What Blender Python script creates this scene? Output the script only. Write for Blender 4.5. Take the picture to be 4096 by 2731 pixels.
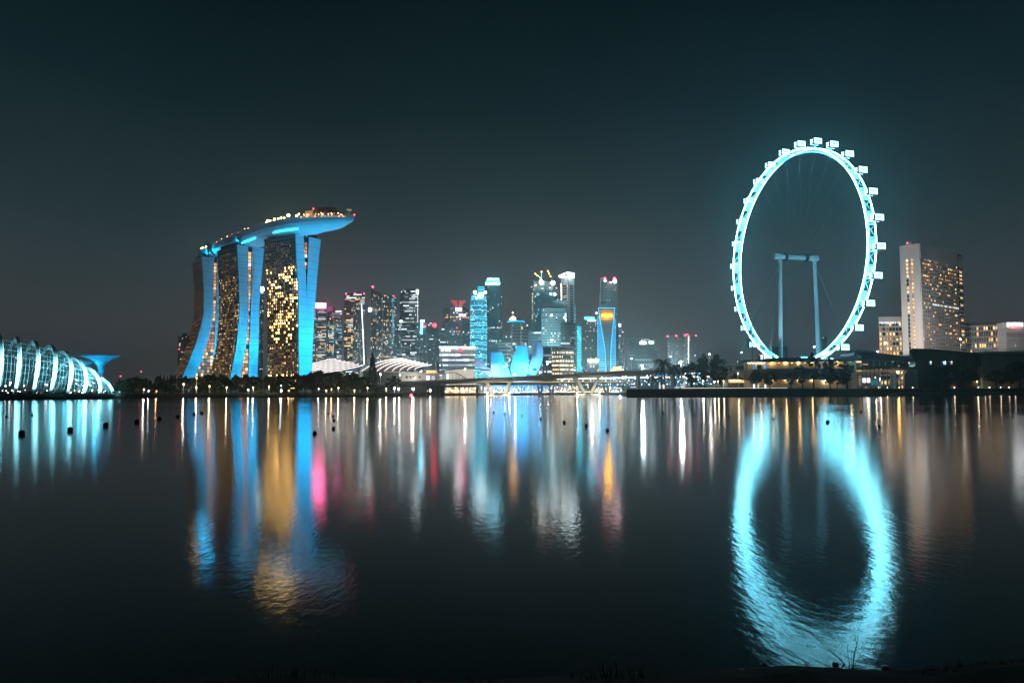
import bpy, math, random
from mathutils import Vector, Matrix
random.seed(11)
for o in list(bpy.data.objects): bpy.data.objects.remove(o)
sc = bpy.context.scene
COL = sc.collection
V = Vector
rnd = random.random
U = random.uniform

# ------------------------------------------------------------------ camera
CAMZ = 2.5
F = 28.0 / 36.0 * 4096.0                     # focal length in photograph pixels
PITCH = math.atan((1572 - 1365.5) / F)
ROLL = math.radians(-0.17)
cd = bpy.data.cameras.new('camera'); cd.lens = 28; cd.sensor_width = 36
cd.clip_start = 0.1; cd.clip_end = 30000
cam = bpy.data.objects.new('camera', cd); COL.objects.link(cam)
CR = Matrix.Rotation(math.pi / 2 + PITCH, 3, 'X') @ Matrix.Rotation(ROLL, 3, 'Z')
cam.matrix_world = Matrix.Translation((0, 0, CAMZ)) @ CR.to_4x4()
sc.camera = cam

# ------------------------------------------------------------------ night sky
w = bpy.data.worlds.new('World'); sc.world = w; w.use_nodes = True
nt = w.node_tree; N = nt.nodes; L = nt.links; N.clear()
out = N.new('ShaderNodeOutputWorld')
tc = N.new('ShaderNodeTexCoord'); sep = N.new('ShaderNodeSeparateXYZ')
L.new(tc.outputs['Generated'], sep.inputs[0])
nz = N.new('ShaderNodeTexNoise'); nz.inputs['Scale'].default_value = 2.2; nz.inputs['Detail'].default_value = 4
L.new(tc.outputs['Generated'], nz.inputs['Vector'])
ma = N.new('ShaderNodeMath'); ma.operation = 'MULTIPLY_ADD'; ma.inputs[1].default_value = 0.16
L.new(nz.outputs[0], ma.inputs[0]); L.new(sep.outputs[2], ma.inputs[2])
sub = N.new('ShaderNodeMath'); sub.operation = 'SUBTRACT'; sub.inputs[1].default_value = 0.08
L.new(ma.outputs[0], sub.inputs[0])
cr = N.new('ShaderNodeValToRGB'); L.new(sub.outputs[0], cr.inputs[0])
el = cr.color_ramp.elements
el[0].position = 0.0; el[0].color = (0.088, 0.080, 0.080, 1)
el[1].position = 1.0; el[1].color = (0.0012, 0.0032, 0.0038, 1)
for p, c in ((0.055, (0.070, 0.071, 0.075)), (0.13, (0.041, 0.055, 0.061)), (0.22, (0.0180, 0.0350, 0.0400)), (0.34, (0.0056, 0.0172, 0.0212)),
             (0.47, (0.0016, 0.0078, 0.0104))):
    e = el.new(p); e.color = (*c, 1)
bg = N.new('ShaderNodeBackground'); L.new(cr.outputs[0], bg.inputs[0]); bg.inputs[1].default_value = SKY_S = 1.0
sky = N.new('ShaderNodeTexSky'); sky.sky_type = 'NISHITA'; sky.sun_disc = False
sky.sun_elevation = math.radians(-4); sky.sun_rotation = math.radians(200)
bg2 = N.new('ShaderNodeBackground'); L.new(sky.outputs[0], bg2.inputs[0]); bg2.inputs[1].default_value = 0.004
ad = N.new('ShaderNodeAddShader'); L.new(bg.outputs[0], ad.inputs[0]); L.new(bg2.outputs[0], ad.inputs[1])
L.new(ad.outputs[0], out.inputs[0])
sd = bpy.data.lights.new('fill_sun', 'SUN'); sd.energy = 0.012; sd.angle = math.radians(2); sd.color = (0.75, 0.9, 1)  # weak sun lamp added as ambient fill
so = bpy.data.objects.new('fill_sun', sd); COL.objects.link(so); so.rotation_euler = (math.radians(38), 0, math.radians(25))
sc.view_settings.view_transform = 'Standard'; sc.view_settings.look = 'None'
sc.view_settings.exposure = 0; sc.view_settings.gamma = 1; sc.view_settings.use_curve_mapping = False
cy = sc.cycles
cy.use_denoising = True
cy.sample_clamp_indirect = 30; cy.sample_clamp_direct = 0
cy.max_bounces = 4; cy.diffuse_bounces = 1; cy.glossy_bounces = 2; cy.transmission_bounces = 3; cy.transparent_max_bounces = 12
cy.volume_bounces = 0; cy.caustics_reflective = False; cy.caustics_refractive = False
cy.use_light_tree = True
cy.filter_width = 1.4
cy.denoising_prefilter = 'ACCURATE'; cy.denoising_input_passes = 'RGB_ALBEDO_NORMAL'

# ------------------------------------------------------------------ where a pixel of the photograph points
def ray(px, py): return CR @ V(((px - 2048) / F, (1365.5 - py) / F, -1))
def P(px, py, Y):
    r = ray(px, py); t = Y / r.y
    return V((r.x * t, Y, CAMZ + r.z * t))
def PZ(px, py, z):
    r = ray(px, py); t = (z - CAMZ) / r.z
    return V((r.x * t, r.y * t, z))
def G(px, Y, z=0): p = P(px, 1572, Y); return V((p.x, p.y, z))

# ------------------------------------------------------------------ materials
MATS = {}
def mat(name, base=(0.1, 0.1, 0.1), rough=0.6, metal=0.0, emi=None, st=0.0, noise=0.25, scale=0.3, isl=0.0, sample=None, alpha=None, spec=0.5, bump=0.0):
    if name in MATS: return MATS[name]
    m = bpy.data.materials.new(name); m.use_nodes = True; nt = m.node_tree; b = nt.nodes['Principled BSDF']
    b.inputs['Roughness'].default_value = rough; b.inputs['Metallic'].default_value = metal
    b.inputs['Specular IOR Level'].default_value = spec
    tc = nt.nodes.new('ShaderNodeTexCoord'); n = nt.nodes.new('ShaderNodeTexNoise')
    n.inputs['Scale'].default_value = scale; n.inputs['Detail'].default_value = 5
    nt.links.new(tc.outputs['Object'], n.inputs['Vector'])
    mx = nt.nodes.new('ShaderNodeMix'); mx.data_type = 'RGBA'
    mx.inputs[6].default_value = (*[c * (1 - noise) for c in base], 1); mx.inputs[7].default_value = (*[min(1, c * (1 + noise)) for c in base], 1)
    nt.links.new(n.outputs[0], mx.inputs[0]); nt.links.new(mx.outputs[2], b.inputs['Base Color'])
    if bump:
        bp = nt.nodes.new('ShaderNodeBump'); bp.inputs['Strength'].default_value = bump
        nt.links.new(n.outputs[0], bp.inputs['Height']); nt.links.new(bp.outputs[0], b.inputs['Normal'])
    if emi:
        b.inputs['Emission Color'].default_value = (*emi, 1); b.inputs['Emission Strength'].default_value = st
        if isl:
            g = nt.nodes.new('ShaderNodeNewGeometry'); oi = nt.nodes.new('ShaderNodeObjectInfo')
            a = nt.nodes.new('ShaderNodeMath'); a.operation = 'ADD'; nt.links.new(g.outputs['Random Per Island'], a.inputs[0]); nt.links.new(oi.outputs['Random'], a.inputs[1])
            fr = nt.nodes.new('ShaderNodeMath'); fr.operation = 'FRACT'; nt.links.new(a.outputs[0], fr.inputs[0])
            r = nt.nodes.new('ShaderNodeMapRange'); r.inputs[3].default_value = st * (1 - isl); r.inputs[4].default_value = st * (1 + isl)
            nt.links.new(fr.outputs[0], r.inputs[0]); nt.links.new(r.outputs[0], b.inputs['Emission Strength'])
        m.cycles.emission_sampling = sample or 'NONE'
    if alpha is not None: b.inputs['Alpha'].default_value = alpha
    MATS[name] = m; return m
BLUE = (0.0, 0.40, 0.80); CYAN = (0.18, 0.78, 0.95)
mat('glass_dark', (0.030, 0.042, 0.047), 0.25, noise=0.3, scale=0.05)
mat('glass_teal', (0.03, 0.14, 0.17), 0.3, noise=0.3, scale=0.05)
mat('glass_mid', (0.07, 0.085, 0.09), 0.3, noise=0.3, scale=0.05)
mat('band_dark', (0.10, 0.115, 0.12), 0.6)
mat('band_grey', (0.26, 0.27, 0.275), 0.6)
mat('band_pale', (0.50, 0.50, 0.49), 0.6)
mat('band_teal', (0.12, 0.30, 0.34), 0.5)
mat('concrete', (0.36, 0.355, 0.345), 0.75, bump=0.1)
mat('concrete_dark', (0.16, 0.16, 0.16), 0.8, bump=0.1)
mat('concrete_pale', (0.55, 0.53, 0.50), 0.7)
mat('white_wall', (0.66, 0.68, 0.70), 0.55, noise=0.06, scale=0.08)
mat('end_wall_panel', (0.52, 0.62, 0.67), 0.5, noise=0.30, scale=0.035)  # colour mottling carries cloudy reflections along with wear
mat('white_steel', (0.75, 0.76, 0.77), 0.4, noise=0.05)
mat('steel', (0.28, 0.29, 0.3), 0.4, 0.6)
mat('dark_steel', (0.05, 0.055, 0.06), 0.45, 0.5)
mat('asphalt', (0.05, 0.05, 0.052), 0.85)
mat('roof_dark', (0.035, 0.05, 0.055), 0.4, noise=0.4, scale=0.1)
mat('soil', (0.030, 0.030, 0.024), 0.95, noise=0.5, scale=0.2, bump=0.4)
mat('stone_wall', (0.035, 0.038, 0.040), 0.9, noise=0.5, scale=0.4, bump=0.5)
mat('paving', (0.20, 0.19, 0.17), 0.85)
mat('lawn', (0.05, 0.075, 0.02), 0.9, noise=0.4, scale=0.3)
mat('bark', (0.07, 0.055, 0.04), 0.9, scale=2)
mat('leaf_a', (0.028, 0.048, 0.020), 0.7, noise=0.5, scale=0.6)
mat('leaf_b', (0.040, 0.055, 0.022), 0.7, noise=0.5, scale=0.6)
mat('leaf_c', (0.022, 0.040, 0.024), 0.7, noise=0.5, scale=0.6)
mat('rubber', (0.012, 0.012, 0.012), 0.6)
EM = {}
for k, c, s in (('warm', (1, 0.62, 0.26), 1.3), ('warmdim', (1, 0.58, 0.32), 0.25), ('gold', (1, 0.57, 0.16), 11.0), ('white', (0.90, 0.97, 1.0), 1.2), ('whitedim', (0.75, 0.92, 1.0), 0.32),
                ('cream', (1, 0.80, 0.52), 1.5), ('stripe', (0.88, 1.0, 1.0), 2.2), ('cyan', (0.12, 0.72, 0.95), 1.0), ('cyandim', (0.04, 0.42, 0.55), 0.35), ('blue', (0.0, 0.34, 0.95), 0.9), ('amber', (1, 0.42, 0.12), 1.5), ('pink', (1, 0.12, 0.30), 1.2), ('orange', (1, 0.30, 0.08), 0.8)):
    EM[k] = mat('lit_' + k, (0.05, 0.05, 0.05), 0.4, emi=c, st=s, isl=0.78)
mat('red_lamp', (0.3, 0, 0), 0.4, emi=(1, 0.03, 0.08), st=22, sample='FRONT')
mat('letter_bright', (0.5, 0.5, 0.5), 0.4, emi=(0.95, 1, 1), st=4)
mat('letter_white', (0.5, 0.5, 0.5), 0.4, emi=(0.95, 1, 1), st=1.6)
mat('white_sign', (0.5, 0.5, 0.5), 0.4, emi=(0.80, 0.97, 1), st=14, sample='FRONT')
mat('cyan_sign', (0.1, 0.3, 0.3), 0.4, emi=(0.06, 0.72, 1), st=14, sample='FRONT')
mat('red_sign', (0.3, 0, 0), 0.4, emi=(1, 0.02, 0.04), st=14, sample='FRONT')
mat('pink_sign', (0.3, 0, 0), 0.4, emi=(1, 0.14, 0.36), st=40, sample='FRONT')
mat('orange_sign', (0.3, 0.1, 0), 0.4, emi=(1, 0.45, 0.02), st=12, sample='FRONT')
mat('amber_lamp', (0.3, 0.1, 0), 0.4, emi=(1, 0.50, 0.12), st=16)
mat('blue_neon', (0, 0.1, 0.2), 0.4, emi=(0.01, 0.40, 0.95), st=3.0)
mat('cyan_neon', (0, 0.1, 0.2), 0.4, emi=(0.06, 0.72, 0.98), st=3.2)
mat('lamp_white', (0.6, 0.6, 0.6), 0.4, emi=(1, 0.93, 0.82), st=60, sample='FRONT')
mat('lamp_warm', (0.6, 0.5, 0.4), 0.4, emi=(1, 0.70, 0.32), st=40, sample='FRONT')
mat('lamp_dot', (0.6, 0.5, 0.4), 0.4, emi=(1, 0.82, 0.55), st=14)
mat('lamp_dot_white', (0.6, 0.6, 0.6), 0.4, emi=(0.85, 0.97, 1), st=14)
mat('lamp_dot_blue', (0.1, 0.2, 0.5), 0.4, emi=(0.02, 0.45, 1), st=9)
mat('path_light', (0.6, 0.5, 0.4), 0.4, emi=(1, 0.86, 0.6), st=2.2)
mat('wall_glow_warm', (0.6, 0.5, 0.3), 0.5, emi=(1, 0.66, 0.30), st=1.0, isl=0.3)
mat('flood_lens', (0.1, 0.1, 0.1), 0.2, emi=(0.2, 0.6, 1), st=6)

# ------------------------------------------------------------------ mesh helpers
class MB:
    def __init__(s): s.v = []; s.f = []
    def add(s, vs, fs):
        n = len(s.v); s.v += [V(a) for a in vs]; s.f += [tuple(i + n for i in f) for f in fs]; return s
    def quad(s, a, b, c, d): return s.add([a, b, c, d], [(0, 1, 2, 3)])
    def obox(s, c, ux, uy, uz):                       # centre and three half-axis vectors
        c, ux, uy, uz = V(c), V(ux), V(uy), V(uz)
        vs = [c + ux * i + uy * j + uz * k for k in (-1, 1) for j in (-1, 1) for i in (-1, 1)]
        return s.add(vs, [(0, 2, 3, 1), (4, 5, 7, 6), (0, 1, 5, 4), (2, 6, 7, 3), (0, 4, 6, 2), (1, 3, 7, 5)])
    def box(s, c, sx, sy, sz): return s.obox(c, (sx / 2, 0, 0), (0, sy / 2, 0), (0, 0, sz / 2))
    def bar(s, a, b, r, up=(0, 0, 1), r2=None):       # square bar
        a, b = V(a), V(b); d = b - a
        if d.length < 1e-6: return s
        t = d.normalized(); up = V(up)
        if abs(t.dot(up)) > 0.98: up = V((1, 0, 0))
        x = t.cross(up).normalized(); y = x.cross(t)
        return s.obox((a + b) / 2, d / 2, x * r, y * (r2 or r))
    def prism(s, poly, z0, z1, inset=0):
        n = len(poly); c = sum((V((p[0], p[1], 0)) for p in poly), V()) / n
        lo = [V((p[0], p[1], z0)) for p in poly]
        hi = [V((p[0] + (c.x - p[0]) * inset, p[1] + (c.y - p[1]) * inset, z1)) for p in poly]
        return s.add(lo + hi, [(i, (i + 1) % n, n + (i + 1) % n, n + i) for i in range(n)] + [tuple(range(n - 1, -1, -1)), tuple(range(n, 2 * n))])
    def loft(s, rings, closed=True, caps=True):
        n = len(rings[0]); vs = [p for r in rings for p in r]; fs = []
        for k in range(len(rings) - 1):
            for i in range(n if closed else n - 1):
                j = (i + 1) % n
                fs.append((k * n + i, k * n + j, (k + 1) * n + j, (k + 1) * n + i))
        if caps and closed: fs += [tuple(range(n - 1, -1, -1)), tuple(range((len(rings) - 1) * n, len(rings) * n))]
        return s.add(vs, fs)
    def tube(s, pts, r, n=8, caps=True, closed=False):
        pts = [V(p) for p in pts]; rings = []; m = len(pts)
        rr = r if isinstance(r, (list, tuple)) else [r] * m
        for i, p in enumerate(pts):
            if closed: t = pts[(i + 1) % m] - pts[i - 1]
            else: t = pts[min(i + 1, m - 1)] - pts[max(i - 1, 0)]
            t.normalize(); up = V((0, 0, 1)) if abs(t.z) < 0.95 else V((1, 0, 0))
            x = t.cross(up).normalized(); y = x.cross(t)
            rings.append([p + (x * math.cos(2 * math.pi * k / n) + y * math.sin(2 * math.pi * k / n)) * rr[i] for k in range(n)])
        if closed: rings.append(rings[0]); caps = False
        return s.loft(rings, True, caps)
    def lathe(s, prof, c, n=16, ax=V((0, 0, 1))):
        c = V(c); x = ax.orthogonal().normalized(); y = ax.cross(x)
        return s.loft([[c + ax * z + (x * math.cos(2 * math.pi * k / n) + y * math.sin(2 * math.pi * k / n)) * max(r, 1e-3) for k in range(n)] for r, z in prof])
    def ball(s, c, r, n=8):
        return s.lathe([(r * math.sin(math.pi * k / 5), -r * math.cos(math.pi * k / 5)) for k in range(6)], c, n)
    def build(s, name, m, parent=None, kind=None, smooth=False):
        o0 = ORG.get(parent, V()) if parent else V()
        me = bpy.data.meshes.new(name); me.from_pydata([tuple(a - o0) for a in s.v], [], s.f)
        me.materials.append(MATS[m] if isinstance(m, str) else m)
        if smooth: me.polygons.foreach_set('use_smooth', [True] * len(me.polygons))
        o = bpy.data.objects.new(name, me); COL.objects.link(o)
        if parent: o.parent = parent; ORG[o] = o0
        if kind: o['kind'] = kind
        return o
ORG = {}
def thing(name, label, cat, loc, group=None):
    o = bpy.data.objects.new(name, None); COL.objects.link(o); o.location = V(loc); o.empty_display_size = 1
    o['label'] = label; o['category'] = cat
    if group: o['group'] = group
    ORG[o] = V(loc); return o
def tag(o, label, cat, group=None):
    o['label'] = label; o['category'] = cat
    if group: o['group'] = group
    return o
UNIT = {}
def unit(name, m, kind='box'):
    k = (name, m, kind)
    if k not in UNIT:
        b = MB()
        if kind == 'box': b.obox((0, 0, 0), (1, 0, 0), (0, 1, 0), (0, 0, 1))
        elif kind == 'ball': b.ball((0, 0, 0), 1, 8)
        elif kind == 'disc': b.lathe([(0.001, 0), (1, 0), (1, 1), (0.001, 1)], (0, 0, 0), 12)
        me = bpy.data.meshes.new(name); me.from_pydata([tuple(a) for a in b.v], [], b.f); me.materials.append(MATS[m] if isinstance(m, str) else m)
        UNIT[k] = me
    return UNIT[k]
def piece(name, m, parent, c, ux, uy, uz, kind='box'):   # one shared-mesh piece of a thing
    o = bpy.data.objects.new(name, unit(name, m, kind)); COL.objects.link(o); o.parent = parent
    c = V(c) - ORG.get(parent, V()); ux, uy, uz = V(ux), V(uy), V(uz)
    o.matrix_basis = Matrix(((ux.x, uy.x, uz.x, c.x), (ux.y, uy.y, uz.y, c.y), (ux.z, uy.z, uz.z, c.z), (0, 0, 0, 1)))
    return o
def bpiece(name, m, parent, c, r): return piece(name, m, parent, c, (r, 0, 0), (0, r, 0), (0, 0, r), 'ball')
def lamp(kind, parent, loc, energy, color, target=None, size=0.5, cone=70, blend=0.6):
    d = bpy.data.lights.new('light', kind); d.energy = energy; d.color = color; d.shadow_soft_size = size
    if kind == 'SPOT': d.spot_size = math.radians(cone); d.spot_blend = blend
    o = bpy.data.objects.new('light', d); COL.objects.link(o)
    loc = V(loc)
    if parent: o.parent = parent
    o.location = loc - (ORG[parent] if parent else V())
    if target is not None: o.rotation_euler = (V(target) - loc).to_track_quat('-Z', 'Y').to_euler()
    return o
def floodlight(loc, target, energy, color, label, cone=70, size=0.6, group='floodlights'):
    loc = V(loc); d = (V(target) - loc).normalized()
    t = thing('floodlight', label, 'floodlight', loc - V((0, 0, 0.8)), group)
    x = d.cross(V((0, 0, 1))); x = x.normalized() if x.length > 1e-3 else V((1, 0, 0)); y = x.cross(d)
    MB().obox(loc - d * 0.4, x * 0.6, y * 0.5, d * 0.3).build('housing', 'dark_steel', t)
    MB().obox(loc - d * 0.08, x * 0.55, y * 0.45, d * 0.01).build('lens', 'flood_lens', t)
    MB().bar(loc - V((0, 0, 0.8)) - d * 0.4, loc - d * 0.4, 0.12).build('bracket', 'dark_steel', t)
    lamp('SPOT', t, loc + d * 0.5, energy, color, target, size, cone)
    return t
def lerp(a, b, t): return a + (b - a) * t
def interp(tab, x):
    if x <= tab[0][0]: return tab[0][1]
    for (x0, y0), (x1, y1) in zip(tab, tab[1:]):
        if x <= x1: return y0 + (y1 - y0) * (x - x0) / (x1 - x0)
    return tab[-1][1]
def text_pieces(txt, parent, p0, right, up, h, m, name='letter', depth=0.3, font_ratio=0.72):
    """each character of a sign as a raised letter of its own; p0 = lower left corner"""
    right = V(right).normalized(); up = V(up).normalized(); nrm = right.cross(up); x = 0.0
    for ch in txt:
        if ch == ' ': x += h * 0.5; continue
        cu = bpy.data.curves.new('t', 'FONT'); cu.body = ch; cu.size = h / font_ratio; cu.extrude = depth / 2; cu.resolution_u = 2
        to = bpy.data.objects.new('t', cu); COL.objects.link(to)
        dg = bpy.context.evaluated_depsgraph_get(); me = bpy.data.meshes.new_from_object(to.evaluated_get(dg))
        wd = max((q.co.x for q in me.vertices), default=h); bpy.data.objects.remove(to)
        q0 = V(p0) - ORG.get(parent, V())
        for q in me.vertices: c = q.co.copy(); q.co = q0 + right * (c.x + x) + up * c.y + nrm * c.z
        me.materials.clear(); me.materials.append(MATS[m])
        o = bpy.data.objects.new(name, me); COL.objects.link(o); o.parent = parent
        x += wd + h * 0.28
    return x

# ------------------------------------------------------------------ more materials
mat('hotel_slab', (0.30, 0.27, 0.24), 0.7)
mat('hotel_glass', (0.050, 0.042, 0.036), 0.35, noise=0.4, scale=0.08)
mat('hull_panel', (0.55, 0.57, 0.58), 0.45, noise=0.08, scale=0.3)
mat('hull_glow_blue', (0.1, 0.3, 0.4), 0.4, emi=(0.03, 0.55, 1), st=5, sample='FRONT')  # glow put in for floodlit parts of the hull
mat('lamp_gold', (0.5, 0.4, 0.2), 0.4, emi=(1, 0.60, 0.16), st=60, sample='FRONT')
mat('lamp_small_warm', (0.5, 0.4, 0.2), 0.4, emi=(1, 0.55, 0.26), st=5)
mat('red_small', (0.3, 0, 0), 0.4, emi=(1, 0.08, 0.08), st=3)
mat('edge_white', (0.5, 0.5, 0.5), 0.4, emi=(0.85, 0.97, 1), st=3.5)
mat('crest_red', (0.5, 0.05, 0.06), 0.5, emi=(0.9, 0.06, 0.10), st=0.5)
mat('ring_bright', (0.1, 0.3, 0.35), 0.4, emi=(0.06, 0.66, 0.98), st=2.0)
mat('ring_dim', (0.1, 0.3, 0.35), 0.4, emi=(0.02, 0.42, 0.70), st=0.8)
mat('sign_bronze', (0.35, 0.22, 0.05), 0.5); mat('blue_line', (0, 0.1, 0.2), 0.4, emi=(0.03, 0.52, 1.0), st=2.0)
mat('led_white', (0.4, 0.6, 0.6), 0.4, emi=(0.20, 0.76, 1.0), st=30, sample='FRONT_BACK')
mat('led_panel', (0.4, 0.6, 0.6), 0.4, emi=(0.09, 0.68, 1.0), st=2.6, isl=0.6)
mat('brace_glow', (0.3, 0.5, 0.5), 0.4, emi=(0.03, 0.55, 0.78), st=0.8, isl=0.4)  # rim light falling on braces and mounts, put in as glow
mat('pane_lit', (0.5, 0.6, 0.6), 0.3, emi=(0.34, 0.84, 1.0), st=4.5)
mat('support_paint', (0.62, 0.66, 0.68), 0.45, noise=0.06)
mat('concrete_dark2', (0.17, 0.175, 0.18), 0.8, noise=0.2, scale=0.15)
mat('bus_paint', (0.5, 0.4, 0.05), 0.4)
mat('bus_window', (0.5, 0.4, 0.2), 0.4, emi=(1, 0.80, 0.40), st=5)
mat('petal_skin', (0.66, 0.68, 0.70), 0.45, noise=0.05, scale=0.1); mat('blue_cabin', (0.05, 0.15, 0.3), 0.5)
mat('roof_stripe', (0.8, 0.75, 0.72), 0.5, emi=(1, 0.90, 0.86), st=1.7)  # stripes glow in the material where floodlight would brighten them
mat('roof_shell', (0.22, 0.18, 0.175), 0.5)
mat('vault_glass', (0.1, 0.1, 0.1), 0.1, alpha=0.25); mat('wall_glow_white', (0.5, 0.5, 0.45), 0.5, emi=(1, 0.90, 0.76), st=0.55, isl=0.2)
mat('dome_glass', (0.008, 0.02, 0.022), 0.12, alpha=0.16, noise=0.2)
mat('glazing_steel', (0.13, 0.17, 0.18), 0.5)
mat('supertree_skin', (0.16, 0.22, 0.26), 0.6, noise=0.5, scale=0.8); mat('supertree_steel', (0.3, 0.4, 0.45), 0.4)
mat('interior_warm', (0.62, 0.50, 0.32), 0.6)
mat('hall_glass', (0.02, 0.04, 0.045), 0.15)
mat('leaf_far', (0.025, 0.04, 0.022), 0.8)
mat('lamp_gold2', (0.5, 0.4, 0.2), 0.4, emi=(1, 0.80, 0.42), st=16)
mat('grass_blade', (0.022, 0.024, 0.012), 0.9)
mat('wet_stone', (0.03, 0.032, 0.034), 0.22, noise=.5, scale=3)
mat('twig_dark', (0.02, 0.02, 0.018), 0.8)

# ================================================================== water and land
def water():
    m = bpy.data.materials.new('bay_water'); m.use_nodes = True; nt = m.node_tree; nt.nodes.remove(nt.nodes['Principled BSDF'])
    gl = nt.nodes.new('ShaderNodeBsdfAnisotropic'); gl.distribution = 'BECKMANN'; gl.inputs['Color'].default_value = (1, 1, 1, 1)
    df = nt.nodes.new('ShaderNodeBsdfDiffuse'); df.inputs['Color'].default_value = (0.002, 0.005, 0.006, 1)
    fr = nt.nodes.new('ShaderNodeFresnel'); fr.inputs['IOR'].default_value = 1.38
    mx = nt.nodes.new('ShaderNodeMixShader'); nt.links.new(fr.outputs[0], mx.inputs[0]); nt.links.new(df.outputs[0], mx.inputs[1]); nt.links.new(gl.outputs[0], mx.inputs[2])
    nt.links.new(mx.outputs[0], nt.nodes['Material Output'].inputs['Surface'])
    tc = nt.nodes.new('ShaderNodeTexCoord')
    def noise(scale, sx, sy, detail):
        mp = nt.nodes.new('ShaderNodeMapping'); mp.inputs['Scale'].default_value = (sx, sy, 1); nt.links.new(tc.outputs['Object'], mp.inputs[0])
        n = nt.nodes.new('ShaderNodeTexNoise'); n.inputs['Scale'].default_value = scale; n.inputs['Detail'].default_value = detail
        nt.links.new(mp.outputs[0], n.inputs[0]); return n
    n1 = noise(9.0, 1.0, 0.38, 4); n2 = noise(2.2, 0.9, 0.5, 3)
    b1 = nt.nodes.new('ShaderNodeBump'); b1.inputs['Strength'].default_value = 1.0; b1.inputs['Distance'].default_value = 0.0030
    b2 = nt.nodes.new('ShaderNodeBump'); b2.inputs['Strength'].default_value = 1.0; b2.inputs['Distance'].default_value = 0.0018
    nt.links.new(n2.outputs[0], b2.inputs['Height']); nt.links.new(n1.outputs[0], b1.inputs['Height'])
    nt.links.new(b2.outputs[0], b1.inputs['Normal']); nt.links.new(b1.outputs[0], gl.inputs['Normal'])
    # long calm slicks and rougher patches
    n3 = noise(1.0, 0.004, 0.02, 2); mr = nt.nodes.new('ShaderNodeMapRange')
    mr.inputs[1].default_value = 0.35; mr.inputs[2].default_value = 0.65; mr.inputs[3].default_value = 0.10; mr.inputs[4].default_value = 0.135
    nt.links.new(n3.outputs[0], mr.inputs[0]); nt.links.new(mr.outputs[0], gl.inputs['Roughness'])
    MATS['bay_water'] = m
    me = MB(); me.quad((-4000, -200, 0), (4000, -200, 0), (4000, 6000, 0), (-4000, 6000, 0))
    o = me.build('water', 'bay_water'); o['kind'] = 'structure'; o['label'] = 'calm dark bay water mirroring the city lights'
water()
SHORE = [(-900, 400), (0, 419), (440, 468), (700, 560), (1000, 612), (1500, 592), (1640, 650), (1700, 790), (1740, 815), (1920, 822), (1960, 880), (2100, 885), (2480, 880), (2512, 560)]
QUAY = [(2506, 514), (2750, 503), (3000, 498), (3300, 510), (3560, 560), (3700, 590), (4096, 569), (4900, 560)]
def land():
    top = [G(px, d) for px, d in SHORE] + [V((340, 560, 0)), V((3900, 900, 0)), V((3900, 5900, 0)), V((-3900, 5900, 0)), V((-3900, 420, 0))]
    n = len(top); c = V((0, 3000, 0)); b = MB()
    lo = [p + (p - c).normalized() * 5 + V((0, 0, -2)) for p in top]; mid = [p + V((0, 0, 1.2)) for p in top]; hi = [p - (p - c).normalized() * 6 + V((0, 0, 2.7)) for p in top]
    b.add(lo + mid + hi, [(i, (i + 1) % n, n + (i + 1) % n, n + i) for i in range(n)] + [(n + i, n + (i + 1) % n, 2 * n + (i + 1) % n, 2 * n + i) for i in range(n)] + [tuple(range(2 * n, 3 * n))])
    o = b.build('ground', 'soil'); o['kind'] = 'structure'
    q = [G(px, d) for px, d in QUAY]; far = [V((2500, 900, 0)), V((2500, 1500, 0)), G(2540, 1500), G(2520, 860)]
    b = MB(); b.prism([(p.x, p.y) for p in q + far], -1, 4.6); o = b.build('quay', 'stone_wall'); o['kind'] = 'structure'
    # paved promenade strip behind the quay edge, set 4 mm up, with a kerb
    b = MB()
    for a, c2 in zip(q, q[1:]):
        b.quad(V((a.x, a.y + 1.5, 4.604)), V((c2.x, c2.y + 1.5, 4.604)), V((c2.x, c2.y + 11, 4.604)), V((a.x, a.y + 11, 4.604)))
    o = b.build('promenade_path', 'paving'); o['kind'] = 'structure'
    b = MB()
    for a, c2 in zip(q, q[1:]):
        b.bar(V((a.x, a.y + 0.6, 4.75)), V((c2.x, c2.y + 0.6, 4.75)), 0.3, r2=0.2)
    o = b.build('kerb', 'concrete_dark'); o['kind'] = 'structure'
    # lawns behind the path
    b = MB()
    for a, c2 in zip(q, q[1:]):
        b.quad(V((a.x, a.y + 11.2, 4.603)), V((c2.x, c2.y + 11.2, 4.603)), V((c2.x, c2.y + 30, 4.9)), V((a.x, a.y + 30, 4.9)))
    o = b.build('lawn', 'lawn'); o['kind'] = 'structure'
    b = MB()
    pts = [G(px, d + 14) for px, d in SHORE[2:7]]
    for a, c2 in zip(pts, pts[1:]):
        b.quad(V((a.x, a.y, 2.706)), V((c2.x, c2.y, 2.706)), V((c2.x, c2.y + 7, 2.706)), V((a.x, a.y + 7, 2.706)))
    o = b.build('shore_path', 'paving'); o['kind'] = 'structure'
land()

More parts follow.
